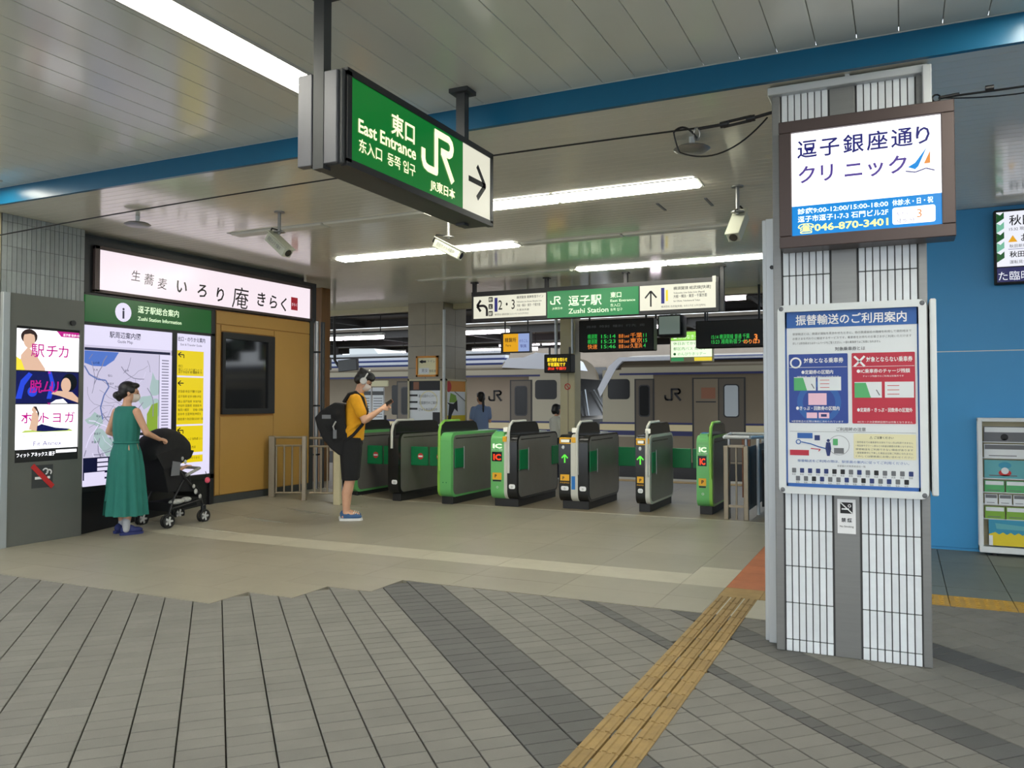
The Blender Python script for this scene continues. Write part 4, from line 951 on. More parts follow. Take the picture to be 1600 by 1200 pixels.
def fr_top(xc, w, z0=.86):
    def f(t, y):
        MB().box(xc - w / 2, y + .0, .99, xc + w / 2, y + .07, 1.05, bevel=.006).build('indicator', 'lit_cream', t); MB().box(xc - w / 2 - .004, y - .012, .86, xc + w / 2, y + .02, .93, bevel=.004).build('indicator', 'sticker_yellow', t)
    return f
gate('leftmost ticket gate, dark grey with green top edge, mostly hidden behind the standing man', 9.66, [(-7.25, -7.21, 'gate_black'), (-7.21, -7.03, 'gate_green')], (-7.23, .03, 'gate_green_rim', 10.8), [(-7.03, 1)], None)
gate('black ticket gate with tall rounded wing, second from the left, just right of the man', 9.66, [(-6.473, -6.43, 'gate_black'), (-6.43, -6.303, 'gate_black')], (-6.462, .10, 'gate_strip', 10.85), [(-6.303, 1)], [fr_mark(-6.365)], [])
gate('light green fronted ticket gate without displays, third from the left', 9.68, [(-5.689, -5.652, 'gate_green_rim'), (-5.652, -5.48, 'gate_green')], (-5.68, .035, 'gate_green_rim', 10.75), [(-5.48, 1)], [lambda t, y: (lambda p: (p.disc('flap_green', .05, .3, .008), p.disc('flap_green', .10, .3, .008), p.flush(t)))(Print((-5.652, y - .0015, 0), (1, 0, 0)))], [(-5.48, 1, 9.76, 10.0)])
gate('wide ticket gate with green left front showing red IC display, fourth from the left', 9.80, [(-4.942, -4.747, 'gate_green'), (-4.747, -4.701, 'gate_strip'), (-4.701, -4.561, 'gate_black')], (-4.70, .035, 'gate_strip', 10.75), [(-4.561, 1)], [fr_ic(-4.942, -4.747), fr_mark(-4.63, s='D'), fr_top(-4.735, .05)], [(-4.561, 1, 9.86, 10.12), (-4.561, 1, 10.97, 11.2)])
gate('wide black ticket gate with green arrow and blue sticker, third from the right', 9.94, [(-4.024, -3.86, 'gate_black'), (-3.86, -3.763, 'gate_strip'), (-3.763, -3.627, 'gate_black')], (-3.79, .035, 'gate_strip', 10.75), [(-3.627, 1)], [fr_tk(-4.024, -3.86, 'D'), fr_mark(-3.695, s='D'), fr_top(-3.81, .07), lambda t, y: MB().box(-3.85, y - .002, .26, -3.80, y, .43).build('sticker', 'sticker_blue', t)], [(-3.627, 1, 9.98, 10.24)])
gate('narrow black ticket gate with green arrow, second from the right', 10.05, [(-3.031, -2.907, 'gate_black'), (-2.907, -2.849, 'gate_strip')], (-2.90, .035, 'gate_strip', 11.1), [(-2.849, 1)], [fr_tk(-3.031, -2.907, 'CD'), fr_top(-2.88, .05)], [(-2.849, 1, 10.11, 10.27)])
gate('narrow light green ticket gate with red IC display, rightmost, beside the steel barrier', 10.15, [(-2.287, -2.134, 'gate_green'), (-2.134, -2.095, 'gate_green_rim')], (-2.13, .032, 'gate_green_rim', 11.0), [(-2.095, 1)], [fr_ic(-2.287, -2.134)])
def flap(label, x0, x1, y, noentry):
    mid = (x0 + x1) / 2; t = thing('gate_flap', label, 'gate flap', (mid, y, .49), 0, 'closed green gate flaps')
    for a, c in ((x0, mid - .012), (mid + .012, x1)):
        q = MB().box(a, y - .012, .49, c, y + .012, .755, bevel=.006).build('flap_panel', 'flap_green', t)
        if noentry: p = Print(((a + c) / 2, y - .0125, .62), (1, 0, 0)); p.disc('ink_red', .02, 0, .045, .001); p.rect('ink_white', -.015, -.012, .055, .012, .002); p.flush(t)
flap('closed green flaps with red no entry marks between the man and second gate', -7.02, -6.48, 9.95, True)
flap('closed green flaps with red no entry marks between the second and third gates', -6.29, -5.70, 9.97, True)
flap('closed plain green flaps between the blue-stickered gate and the narrow black gate', -3.60, -3.04, 11.12, False)
flap('closed plain green flaps between the narrow black gate and the rightmost green gate', -2.83, -2.30, 11.12, False)
# steel barrier right of the gates
bt = thing('barrier', 'steel tube barrier frame with dark side panel between the last ticket gate and the pillar', 'barrier', (-1.6, 10.4, 0))
def post(x, y, h, w=.045, m='steel_warm', nm='post'): MB().box(x - w / 2, y - w / 2, 0, x + w / 2, y + w / 2, h, bevel=.005).build(nm, m, bt)
for x in (-1.885, -1.655): post(x, 9.93, .87, .055)
for x in (-1.87, -1.67): post(x, 10.02, .95, .03, 'steel')
for z in (.865, .16): MB().box(-1.86, 9.915, z - .015, -1.68, 9.945, z + .015).build('rail', 'steel_warm', bt)
post(-1.77, 9.94, .86, .022)
for pa, pb_ in (((-1.91, 9.96, .97), (-1.62, 9.96, .97)), ((-1.91, 9.96, .97), (-2.02, 10.95, .97)), ((-1.62, 9.96, .97), (-1.10, 11.1, .97)), ((-2.02, 10.95, .97), (-.9, 10.95, .97)), ((-1.53, 10.3, .92), (-.9, 10.6, .95))): MB().tube([pa, pb_], .022, 8).build('top_rail', 'steel_light', bt, 40)
post(-1.60, 10.45, .93, .035, 'steel_light'); MB().box(-1.64, 9.97, .12, -1.62, 11.2, .86, bevel=.003).build('side_panel', 'dark_grey', bt); MB().box(-1.56, 10.48, .1, -.8, 10.5, .80, bevel=.003).build('side_panel', 'gate_base', bt)
MB().box(-1.80, 10.5, .2, -1.70, 10.53, .95).build('leaflet_rack', 'print_brown', bt)

# ------------------------------------------------------------------ right wall: screen and brochure rack
t = thing('wall_screen', 'black wall screen with pale notice text, high on the blue wall at the right edge', 'screen', (1.4, 8.7, 2.46))
MB().box(.785, 8.66, 2.46, 1.98, 8.74, 3.14, bevel=.008).build('housing', 'black_soft', t); MB().box(1.0, 8.74, 2.7, 1.7, 8.78, 2.9).build('bracket', 'black_soft', t)
p = Print((.805, 8.659, 2.48), (1, 0, 0)); p.rect('lit_tv', 0, .14, 1.15, .64); p.rect('lit_adnavy', 0, 0, 1.15, .13); p.text('lit_tv', 'た臨時列車の運転について', .01, .02, .09, d=.003)
for k in range(5): p.poly('lit_tv_green' if k % 2 else 'lit_header_green', [(0, .18 + .09 * k), (.06, .22 + .09 * k), (.06, .28 + .09 * k), (.03, .25 + .09 * k), (0, .27 + .09 * k)], .002)
p.text('lit_ink', '秋田新幹線 遅延', .10, .52, .10, d=.002, bold=.01); p.text('lit_ink', '15:32 現在', .10, .465, .035); p.text('lit_poster_yellow', '▲', .09, .36, .08); p.text('lit_ink', 'お知らせ', .19, .365, .08, bold=.005); p.text('lit_ink', '秋田新幹線は、大雨の影響で', .10, .31, .035); p.rect('lit_navyink', .09, .293, 1.1, .297, .002); p.text('lit_ink', '秋田新幹線 こまち', .10, .225, .06, bold=.02); p.text('lit_ink', '運転見合わせ', .10, .165, .035); p.flush(t)
t = thing('brochure_rack', 'white framed brochure rack full of travel leaflets standing against the blue wall', 'rack', (1.0, 8.62, 0))
rx0, rx1, ry = .625, 1.42, 8.62
fr = MB().box(rx0, ry - .02, .03, rx0 + .035, ry + .12, 1.24, bevel=.005).box(rx1 - .035, ry - .02, .03, rx1, ry + .12, 1.24, bevel=.005).box(rx0, ry - .03, .03, rx1, ry + .12, .085, bevel=.005).box(rx0, ry - .01, 1.21, rx1, ry + .12, 1.245, bevel=.005)
fr.build('frame', 'white_plastic', t); MB().box(rx0 + .03, ry + .09, .08, rx1 - .03, ry + .11, 1.22).build('back_panel', 'cream_paint', t)
for x in (rx0 + .12, rx1 - .12): MB().tube([(x, ry + .02, .03), (x, ry + .02, .0)], .025, 10).build('foot', 'black_soft', t, 40)
MB().box(1.01, ry - .0, .085, 1.022, ry + .1, 1.21).build('divider', 'white_plastic', t)
cols = [(.67, 1.005), (1.03, 1.38)]; rowz = [(1.03, 1.18), (.885, 1.02), (.70, .875), (.575, .69), (.465, .565), (.335, .455)]
lc = 0
leaf = [('ink_grey', 'paper_white'), ('paper_white', 'ink_grey'), ('print_teal', 'ink_red'), ('print_green', 'paper_white'), ('paper_white', 'ink_grey'), ('print_lime', 'paper_white')]
for r_, (z0, z1) in enumerate(rowz):
    MB().box(rx0 + .035, ry + .012, z0 - .008, rx1 - .035, ry + .085, z0 - .001).build('shelf', 'white_plastic', t)
    for ci, (a, c) in enumerate(cols):
        n = 1 if r_ < 3 else 2 if r_ in (3, 5) else 3
        for k in range(n):
            w = (c - a) / n; m1, m2 = leaf[r_] if ci == 0 else leaf[(r_ + (2 if r_ > 3 else 0)) % 6]
            q = MB().box(a + w * k + .006, ry + .02, z0, a + w * (k + 1) - .006, ry + .035, z1 - .012)
            col = ['grey', 'white', 'teal', 'green', 'pale', 'lime green'][r_]; side = 'left' if ci == 0 else 'right'
            pos = '' if n == 1 else (['left', 'right'][k] if n == 2 else ['left', 'middle', 'right'][k]) + ' stack, '
            o = solo(q, 'leaflet', m1, ((a + w * (k + .5)), ry + .03, z0), col + ' leaflet in the rack by the blue wall, ' + pos + ['top', 'second', 'third', 'fourth', 'fifth', 'lowest'][r_] + ' row, ' + side + ' column', 'leaflet', 0, 'leaflets in the brochure rack')
            p = Print((a + w * k + .012, ry + .0195, z0), (1, 0, 0)); hh = z1 - z0 - .012; ww = w - .024
            p.rect(m2, 0, hh * .62, ww, hh * .95, .001) if r_ != 2 else (p.disc('print_sky', ww / 2, hh * .72, .05, .001, ry=.03), p.disc('ink_red', ww / 2, hh * .3, .05, .001, ry=.03), p.disc('paper_white', ww / 2, hh * .42, .03, .0015))
            if r_ == 0: p.disc('ink_black', ww * .5, hh * .3, .03, .001)
            p.rect('ink_grey', ww * .1, hh * .12, ww * .8, hh * .18, .001); p.flush(o)
lp = thing('poster', 'sea and yellow flower poster in a clear holder on the lower brochure rack', 'poster', (1.02, ry - .03, .10))
MB().box(.70, ry - .025, .10, 1.38, ry - .012, .33).build('poster_sheet', 'print_sky', lp); p = Print((.70, ry - .026, .10), (1, 0, 0))
p.poly('print_teal', [(.05, .20), (.06, .15), (.68, .13), (.68, .17), (.3, .18)], .001); p.poly('print_yellow', [(0, 0), (.68, 0), (.68, .10)] + [(.68 - .03 * k, .10 + (.02 if k % 2 else 0)) for k in range(1, 22)] + [(0, .10)], .0012); p.poly('paper_white', [(.0, .0), (.03, .0), (.03, .09), (0, .09)], .0015); p.flush(lp)
solo(MB().prism([(1.19, 0), (1.45, 0), (1.42, .05), (1.22, .05)], 8.50, 8.60), 'floor_wedge', 'print_yellow', (1.3, 8.55, 0), 'small yellow block on the floor under the brochure rack', 'block')

# ------------------------------------------------------------------ beyond the gates: column, posts, platform canopy
t = thing('inner_column', 'square grey tiled column with posters standing behind the ticket gates', 'column', (-7.87, 13.4, 0))
MB().box(-8.25, 12.96, 0, -7.50, 13.80, 3.6).build('column_core', 'grout', t)
for i in range(2):
    for j in range(9): 
        MB().box(-8.25 + .376 * i + .003, 12.95, .40 * j + .003, -7.874 + .376 * i - .003, 12.96, .40 * j + .397, tone=random.uniform(-1, 1)).build('panel', 'tile_beige', t)
        MB().box(-7.50, 12.96 + .42 * i + .003, .40 * j + .003, -7.49, 13.38 + .42 * i - .003, .40 * j + .397, tone=random.uniform(-1, 1)).build('panel', 'tile_beige', t)
MB().tube([(-7.47, 12.93, 0), (-7.47, 12.93, 3.05)], .026, 10).build('corner_pipe', 'white_plastic', t, 40)
def framed(nm, label, x0, x1, z0, z1, y, fm, draw, face='f'):
    q = thing(nm, label, 'poster', ((x0 + x1) / 2, y, z0) if face == 'f' else (y, (x0 + x1) / 2, z0)); w = .035; f = MB()
    for a, c, e, g_ in ((x0, x1, z0, z0 + w), (x0, x1, z1 - w, z1), (x0, x0 + w, z0, z1), (x1 - w, x1, z0, z1)):
        f.box(a, y - .03, e, c, y, g_) if face == 'f' else f.box(y, a, e, y + .03, c, g_)
    f.build('frame', fm, q); (MB().box(x0 + w, y - .012, z0 + w, x1 - w, y, z1 - w) if face == 'f' else MB().box(y, x0 + w, z0 + w, y + .012, x1 - w, z1 - w)).build('sheet', 'paper_white', q)
    p = Print((x0 + w, y - .013, z0 + w), (1, 0, 0)) if face == 'f' else Print((y + .013, x0 + w, z0 + w), (0, 1, 0), (0, 0, 1), (1, 0, 0))
    draw(p, x1 - x0 - 2 * w, z1 - z0 - 2 * w); p.flush(q)
def d1(p, w, h):
    p.rect('ink_black', 0, h * .80, w, h); p.rect('print_brown', .08, h * .82, .2, h * .98, .002); p.rect('ink_black', w * .75, h * .12, w, h * .35); p.rect('ink_black', 0, 0, w, h * .12); p.ring('print_cream', w * .62, h * .58, .17, .19, .002); p.rect('ink_white', 0, .02, w * .45, h * .1, .002); p.rect('ink_white', w * .5, .02, w, h * .1, .002)
    for k in range(3): p.rect('ink_black', 0, h * (.68 - .14 * k), w * .26, h * (.72 - .14 * k), .002); p.text('ink_grey', ['夏の北陸キャンペーン', '全国旅行のご案内', 'びゅう商品発売中'][k], w * .3, h * (.66 - .14 * k), .06, w=w * .6)
framed('framed_poster', 'black and white framed poster on the front of the inner tiled column', -8.235, -7.51, .85, 1.80, 12.95, 'cream_paint', d1)
def d2(p, w, h):
    p.rect('print_orange', 0, h * .78, w, h); p.disc('ink_red', .08, h * .88, .10, .002); p.rect('print_yellow', 0, 0, w, h * .28); p.poly('ink_black', [(.05, h * .18), (.1, h * .5), (.02, h * .55), (.25, h * .52), (.4, h * .6), (.42, h * .35), (.3, h * .42), (.2, h * .3), (.12, h * .1)], .002); p.poly('print_lime', [(.1, h * .55), (.15, h * .75), (.35, h * .7), (.4, h * .55)], .0015); p.line('ink_grey', [(.3, h * .78), (w, h * .58)], .02, .002)
framed('framed_poster', 'orange and yellow framed poster on the right face of the inner tiled column', 13.0, 13.78, .85, 1.80, -7.49, 'cream_paint', d2, 'r')
def d3(p, w, h):
    p.rect('print_cream', 0, 0, w, h); p.line('ink_black', [(.06, h * .78), (w * .45, h * .78)], .04, .002); p.line('ink_black', [(.1, h * .86), (.04, h * .78), (.1, h * .70)], .02, .002); p.text('ink_grey', 'トイレ', w * .55, h * .73, .06); p.rect('paper_white', .02, .02, w * .6, h * .4, .0015); p.text('ink_grey', '男女', .08, .05, .07); p.text('ink_grey', '授乳室', w * .62, .05, .05)
framed('wall_sign', 'cream arrow notice high on the front of the inner tiled column', -8.06, -7.60, 1.84, 2.22, 12.95, 'print_orange', d3)
t = thing('platform_column', 'slim cream steel column behind the fourth ticket gate carrying the message board', 'column', (-5.1, 13.1, 0))
MB().box(-5.24, 13.0, 0, -4.97, 13.28, 3.45, bevel=.01).build('shaft', 'cream_paint', t); MB().box(-5.10, 12.995, .1, -5.085, 13.005, 2.2).build('groove', 'steel_warm', t)
p = Print((-5.16, 12.994, 1.58), (1, 0, 0)); p.ring('ink_red', .06, .06, .04, .055); p.line('ink_red', [(.02, .1), (.1, .02)], .012, .002); p.flush(t)
MB().tube([(-5.35, 13.1, 2.2), (-5.35, 13.1, 3.4)], .03, 8).tube([(-5.0, 12.96, 2.2), (-5.0, 12.96, 3.4)], .02, 8).build('conduit', 'kiosk_frame', t, 40)
t = thing('platform_post', 'cream post topped with a dark box behind the end of the shop wall', 'post', (-11.0, 14.0, 0))
MB().box(-11.08, 13.95, 0, -10.92, 14.1, 2.05, bevel=.01).build('shaft', 'cream_paint', t); MB().box(-11.16, 13.9, 2.05, -10.9, 14.15, 2.32, bevel=.02).build('box', 'kiosk_body', t); MB().tube([(-11.03, 14.02, 2.3), (-11.03, 14.02, 3.45)], .03, 8).build('hanger_pole', 'roof_steel', t)
t = thing('monitor', 'dark flat monitor tilted on a bracket above the head of the man with the backpack', 'monitor', (-10.4, 14, 2.05))
M = Matrix.Translation((-10.38, 14, 2.14)) @ Matrix.Rotation(R(-4), 4, 'Y'); MB().box(-.24, -.03, -.12, .24, .05, .12, bevel=.008, M=M).build('housing', 'dark_grey', t); MB().tube([(-10.62, 14, 2.12), (-10.72, 14, 2.25), (-10.75, 14, 3.45)], .03, 8).build('bracket', 'roof_steel', t)
t = thing('notice_stand', 'white timetable boards on a stand behind the raised hands of the man', 'board', (-9.9, 14.4, 0))
for x in (-10.30, -9.98): MB().box(x, 14.3, 1.0, x + .28, 14.34, 1.68, bevel=.004).build('board', 'paper_white', t); MB().box(x, 14.296, 1.52, x + .28, 14.3, 1.6).build('header', 'dark_grey', t)
MB().box(-10.33, 14.33, 0, -9.68, 14.38, 1.1).build('stand', 'dark_grey', t); MB().box(-10.1, 14.298, 1.7, -9.6, 14.34, 1.82).build('top_board', 'print_cream', t)
p = Print((-10.30, 14.299, 1.0), (1, 0, 0))
for k in range(8): p.rect('ink_grey', .03, .06 + .055 * k, .25, .075 + .055 * k); p.rect('ink_grey', .35, .06 + .055 * k, .57, .075 + .055 * k)
p.flush(t)
# near canopy over the platform
cn = thing('platform_canopy', 'dark steel canopy roof over the near platform beyond the hall ceiling', 'canopy', (-8, 16.4, 3.45))
MB().box(-30, 13.43, 3.62, 6, 19.3, 3.68).build('roof_sheet', 'roof_under', cn)
for y in (13.9, 16.3, 18.9): MB().box(-30, y - .06, 3.42, 6, y + .06, 3.44).box(-30, y - .01, 3.44, 6, y + .01, 3.60).box(-30, y - .06, 3.60, 6, y + .06, 3.62).build('girder', 'roof_steel', cn)
for k in range(12):
    x = -27 + 2.7 * k; MB().box(x - .05, 13.45, 3.46, x + .05, 19.3, 3.6).build('rafter', 'roof_steel', cn)
for x in (-21, -12.2, -3): MB().box(x - .1, 18.2, 0, x + .1, 18.4, 3.45).build('support', 'roof_steel', cn) if x != -3 and x != -12.2 else None
fc = thing('platform_canopy', 'brown and dark steel canopy roof over the far platform behind the trains', 'canopy', (-14, 29, 3.8))
MB().box(-60, 25.0, 3.95, 4, 34.5, 4.05).build('roof_sheet', 'roof_under', fc)
for y in (25.2, 28.8, 33): MB().box(-60, y - .08, 3.7, 4, y + .08, 3.95).build('girder', 'roof_steel', fc)
for k in range(16):
    x = -58 + 4 * k; MB().box(x - .07, 25, 3.75, x + .07, 34.5, 3.93).build('rafter', 'roof_steel', fc)
for x in (-40, -30, -22.6, -2): MB().box(x - .12, 29.3, -.1, x + .12, 29.6, 3.95).build('support', 'roof_steel', fc)
b = MB().box(-60, 25.2, -1.2, 10, 35, 0); b.build('far_platform', 'platform_floor', fc)
def pend(label, segs, y, z, top, n=1, tube='tube_pink', r=.04):
    a0 = segs[0][0]; a1 = segs[-1][1]; t = thing('platform_light', label, 'tube light', ((a0 + a1) / 2, y, z), 0, 'hanging fluorescent tubes over the platforms')
    MB().box(a0, y - .06, z + r, a1, y + .06, z + r + .07, bevel=.01).build('housing', 'lamp_frame', t)
    for s0, s1 in segs: MB().tube([(s0 + .02, y, z), (s1 - .02, y, z)], r, 10).build('tube', tube, t, 60)
    for x in (a0 + .1, a1 - .1): MB().tube([(x, y, z + r), (x, y, top)], .012, 6).build('hanger', 'roof_steel', t)
pend('bright hanging tube light above the man, left of the inner column', [(-12.85, -12.02), (-12.0, -10.85)], 16, 2.88, 3.62)
pend('bright hanging tube light right of the inner column, upper of the two there', [(-8.95, -8.78), (-8.74, -7.62)], 16, 2.9, 3.62)
pend('bright hanging tube light touching the left edge of the inner column', [(-19.6, -18.3), (-18.25, -17.7)], 27.6, 3.3, 3.95, r=.055)
pend('bright hanging tube light right of the inner column, lower of the two there', [(-14.7, -13.4), (-13.35, -12.0)], 27.6, 3.3, 3.95, r=.055)
pend('bright far tube light right of the inner column, fainter line above the lower one', [(-15.5, -13.6), (-13.5, -12.1)], 31.5, 3.75, 3.95, r=.03)
pend('short tube light between the right departure board and the hanging platform sign', [(-2.95, -2.55)], 15.5, 3.3, 3.62)
pend('tiny glowing tube end beside the round-cornered monitor', [(-3.95, -3.74)], 14, 2.69, 3.62, r=.03)


# ------------------------------------------------------------------ the two trains
TY = 20.0
def train(label, xa, xb, nose):                     # xa..xb along x; nose = +1 cab at xb, -1 cab at xa
    t = thing('train', label, 'train', ((xa + xb) / 2, TY + 1.45, -1.1)); s = nose; xn = xb if s > 0 else xa; xo = xa if s > 0 else xb
    sec = [(0, -.10), (0, 2.20), (.06, 2.34), (.22, 2.46), (.6, 2.56), (1.45, 2.62), (2.3, 2.56), (2.68, 2.46), (2.84, 2.34), (2.9, 2.20), (2.9, -.10)]
    def ring(x, k=0, zlo=None): return [(x - s * (max(0, z - 1.1) * .42 if k else 0), TY + y, z) for y, z in sec]
    r = [ring(xo), ring(xn - s * 1.2), ring(xn - s * .12, 1), [(x, TY + 1.45 + (y - TY - 1.45) * .93, z - .01) for x, y, z in ring(xn, 1)]]
    MB().loft(r).build('body', 'train_steel', t, 35)
    MB().box(xo, TY + .1, -.75, xn - s * .5, TY + 2.8, -.1).build('underframe', 'train_dark', t)
    def X(d): return xn - s * d                      # distance back from the nose
    def plate(nm, m, d0, d1, z0, z1, th=.006, par=None): return MB().box(X(d0), TY - th, z0, X(d1), TY + .01, z1).build(nm, m, par or t)
    def rplate(nm, m, d0, d1, z0, z1, rr, th=.01, par=None):
        a, c = sorted((X(d0), X(d1))); return MB().prism(rrect(a, z0, c, z1, rr, 5), TY - th, TY + .005).build(nm, m, par or t)
    plate('cab_panel', 'train_steel_light', .10, 1.42, .5, 2.18, .004) ; plate('cornice', 'train_steel_light', .6, 30, 2.10, 2.24, .005)
    rplate('cab_window', 'train_glass', .62 if s > 0 else .24, 1.24 if s > 0 else .82, 1.44, 1.95, .09)
    return t, X, plate, rplate
def doorset(t, X, plate, rplate, d0, d1, zt=1.93, leafs=2, openl=False):
    q = plate('door_frame', 'train_dark', d0 - .03, d1 + .03, -.05, zt + .03, .006)
    w = (d1 - d0) / leafs
    for k in range(leafs):
        a = d0 + w * k + .012; c = d0 + w * (k + 1) - .012
        if openl and k == 0:
            MB().box(X(a), TY - .011, 0, X(c), TY, zt).build('inner_wall', 'train_steel', q); MB().box(X(a + .18), TY - .016, 1.45, X(c - .06), TY, 1.72).build('inner_poster', 'print_brown', q); MB().box(X(a + .05), TY - .016, 1.36, X(c - .05), TY, 1.39).build('hand_rail', 'black_metal', q); continue
        MB().box(X(a), TY - .014, -.03, X(c), TY, zt).build('door_leaf', 'train_door', q)
        x0, x1 = sorted((X(a + w * .22), X(c - w * .22))); MB().prism(rrect(x0 - .03, 1.0, x1 + .03, 1.80, .08), TY - .018, TY).build('window_rubber', 'black_metal', q); MB().prism(rrect(x0, 1.03, x1, 1.77, .06), TY - .022, TY).build('door_window', 'kiosk_frame' if openl else 'train_glass', q)
def stripes(plate, spans):
    for a, c in spans:
        plate('stripe', 'train_navy', a, c, .82, .864, .008); plate('stripe', 'train_cream', a, c, .66, .81, .008); plate('stripe', 'train_navy', a, c, .54, .65, .008)
t, X, plate, rplate = train('silver train on the right, its cab end facing left, behind the right-hand gates', -6.99, 22, -1)
plate('stripe', 'train_navy', .55, 28, 2.045, 2.095, .010)
doorset(t, X, plate, rplate, .97, 1.42, 1.92, 1); doorset(t, X, plate, rplate, 2.42, 3.63, 1.93, 2, True)
for d in (8.0, 12.8, 17.5): doorset(t, X, plate, rplate, d, d + 1.25)
for d in (5.0, 9.6, 14.3): rplate('window', 'train_glass', d, d + 2.4, 1.0, 1.8, .1)
stripes(plate, [(.02, .94), (1.45, 2.39), (3.66, 7.97), (9.3, 12.7)])
p = Print((-5.29, TY - .012, 1.40), (1, 0, 0)); jr_logo(p, 'ink_black', 0, 0, .31, part='logo'); p.flush(t)
MB().prism([(-6.95, 1.5), (-6.5, 2.26), (-6.36, 2.40), (-4.4, 2.40), (-4.4, 2.50), (-6.45, 2.50), (-6.72, 2.28), (-7.02, 1.7)], TY - .02, TY + .35).build('white_hood', 'train_white', t, 30)
MB().box(-4.4, TY + .05, 2.40, 12, TY + .3, 2.50, bevel=.02).build('roof_duct', 'ink_navy', t); MB().box(-4.4, TY + .02, 2.42, -1.9, TY + .06, 2.47).build('roof_stripe', 'train_white', t)
t, X, plate, rplate = train('silver train on the left, its cab end facing right, passing behind the inner column', -45, -7.53, 1)
plate('stripe', 'train_navy', 1.1, 36, 2.045, 2.095, .010)
doorset(t, X, plate, rplate, 1.35, 1.95, 1.93, 1)
for d in (4.3, 9.4, 14.2): doorset(t, X, plate, rplate, d, d + 1.25)
rplate('window', 'train_glass', 5.75, 5.9 - .45, 1.0, 1.85, .05); rplate('window', 'train_glass', 11.3, 13.6, 1.0, 1.85, .1)
stripes(plate, [(.05, 1.3), (2.0, 4.25), (5.6, 9.3), (10.7, 14.1)])
p = Print((-10.16, TY - .012, 1.39), (1, 0, 0)); jr_logo(p, 'ink_black', 0, 0, .30, part='logo'); p.flush(t)
MB().prism([(-7.62, 2.20), (-7.75, 2.44), (-8.1, 2.62), (-8.75, 2.68), (-9.1, 2.56), (-9.6, 2.54), (-9.75, 2.30), (-9.1, 2.26)], TY + .0, TY + .9).build('white_hood', 'train_white', t, 30)
for k, (z0, z1, m) in enumerate(((2.33, 2.44, 'ink_navy'), (2.44, 2.52, 'steel_light'), (2.52, 2.58, 'ink_navy'), (2.58, 2.66, 'train_white'), (2.68, 2.72, 'roof_steel'), (2.72, 2.80, 'steel_light'))): MB().box(-40, TY + .12 + .06 * k, z0, -9.8, TY + .3 + .08 * k, z1).build('roof_duct', m, t)
MB().prism([(-15.3, 2.66), (-14.1, 2.66), (-14.4, 2.98), (-15.3, 3.0)], TY + .7, TY + 2.2).build('roof_unit', 'white_trim', t)
# cab front of the left train
MB().add([(-7.50, TY + .15, 1.0), (-7.50, TY + 2.75, 1.0), (-7.86, TY + 2.7, 2.0), (-7.86, TY + .2, 2.0)], [(0, 1, 2, 3)]).build('windshield', 'train_glass', t); MB().box(-7.53, TY + .1, .0, -7.49, TY + 2.8, .9).build('front_apron', 'train_dark', t)
MB().tube([(-7.45, TY + .5, 1.0), (-7.70, TY + .9, 1.7)], .02, 6).tube([(-7.45, TY + 2.0, 1.0), (-7.70, TY + 1.6, 1.7)], .02, 6).build('wiper', 'kiosk_frame', t)
# what closes the view behind the tracks
t = thing('station_building', 'pale distant building with window rows behind the far platform', 'building', (-12, 60, 0))
MB().box(-34, 56, -1, -6, 62, 5.6).build('wall', 'far_wall', t)
for i in range(13): MB().box(-33 + 2.1 * i, 55.95, 2.4, -31.6 + 2.1 * i, 56.02, 3.8).build('window', 'glass_window', t)
b = MB().box(-130, 62, -1.3, 80, 62.5, 2.2); solo(b, 'boundary_wall', 'kiosk_frame', (-20, 62, -1.3), 'low grey wall far behind the railway tracks', 'wall')

# ------------------------------------------------------------------ people
def organic(name, m, parent, mb, voxel=.008, smooth=4, kind=None):
    """Grow one continuous skin over overlapping closed pieces (local coordinates of the parent)."""
    me = bpy.data.meshes.new('tmp'); me.from_pydata(mb.v, [], mb.f)
    bm = bmesh.new(); bm.from_mesh(me); bmesh.ops.recalc_face_normals(bm, faces=bm.faces[:]); bm.to_mesh(me); bm.free()
    o = bpy.data.objects.new('tmp', me); COL.objects.link(o)
    r = o.modifiers.new('r', 'REMESH'); r.mode = 'VOXEL'; r.voxel_size = voxel
    s = o.modifiers.new('s', 'SMOOTH'); s.factor = .5; s.iterations = smooth
    dg = bpy.context.evaluated_depsgraph_get(); dg.update()
    e = bpy.data.meshes.new_from_object(o.evaluated_get(dg)); bpy.data.objects.remove(o)
    e.name = name; e.materials.clear(); e.materials.append(MATS[m]); e.polygons.foreach_set('use_smooth', [True] * len(e.polygons))
    q = bpy.data.objects.new(name, e); COL.objects.link(q); q.parent = parent; WM[q.name] = wm(parent); return q
def cap(mb, a, ra, c, rc, n=12):                    # tapered limb with round ends
    mb.tube([a, c], [ra, rc], n); mb.sphere(a, ra, n, 8); mb.sphere(c, rc, n, 8); return mb
def ell(x, y, z, rx, ry, n=20, f=None):
    return [(x + rx * (f(t, 0) if f else 1) * math.cos(t), y + ry * (f(t, 0) if f else 1) * math.sin(t), z) for t in (2 * math.pi * k / n for k in range(n))]
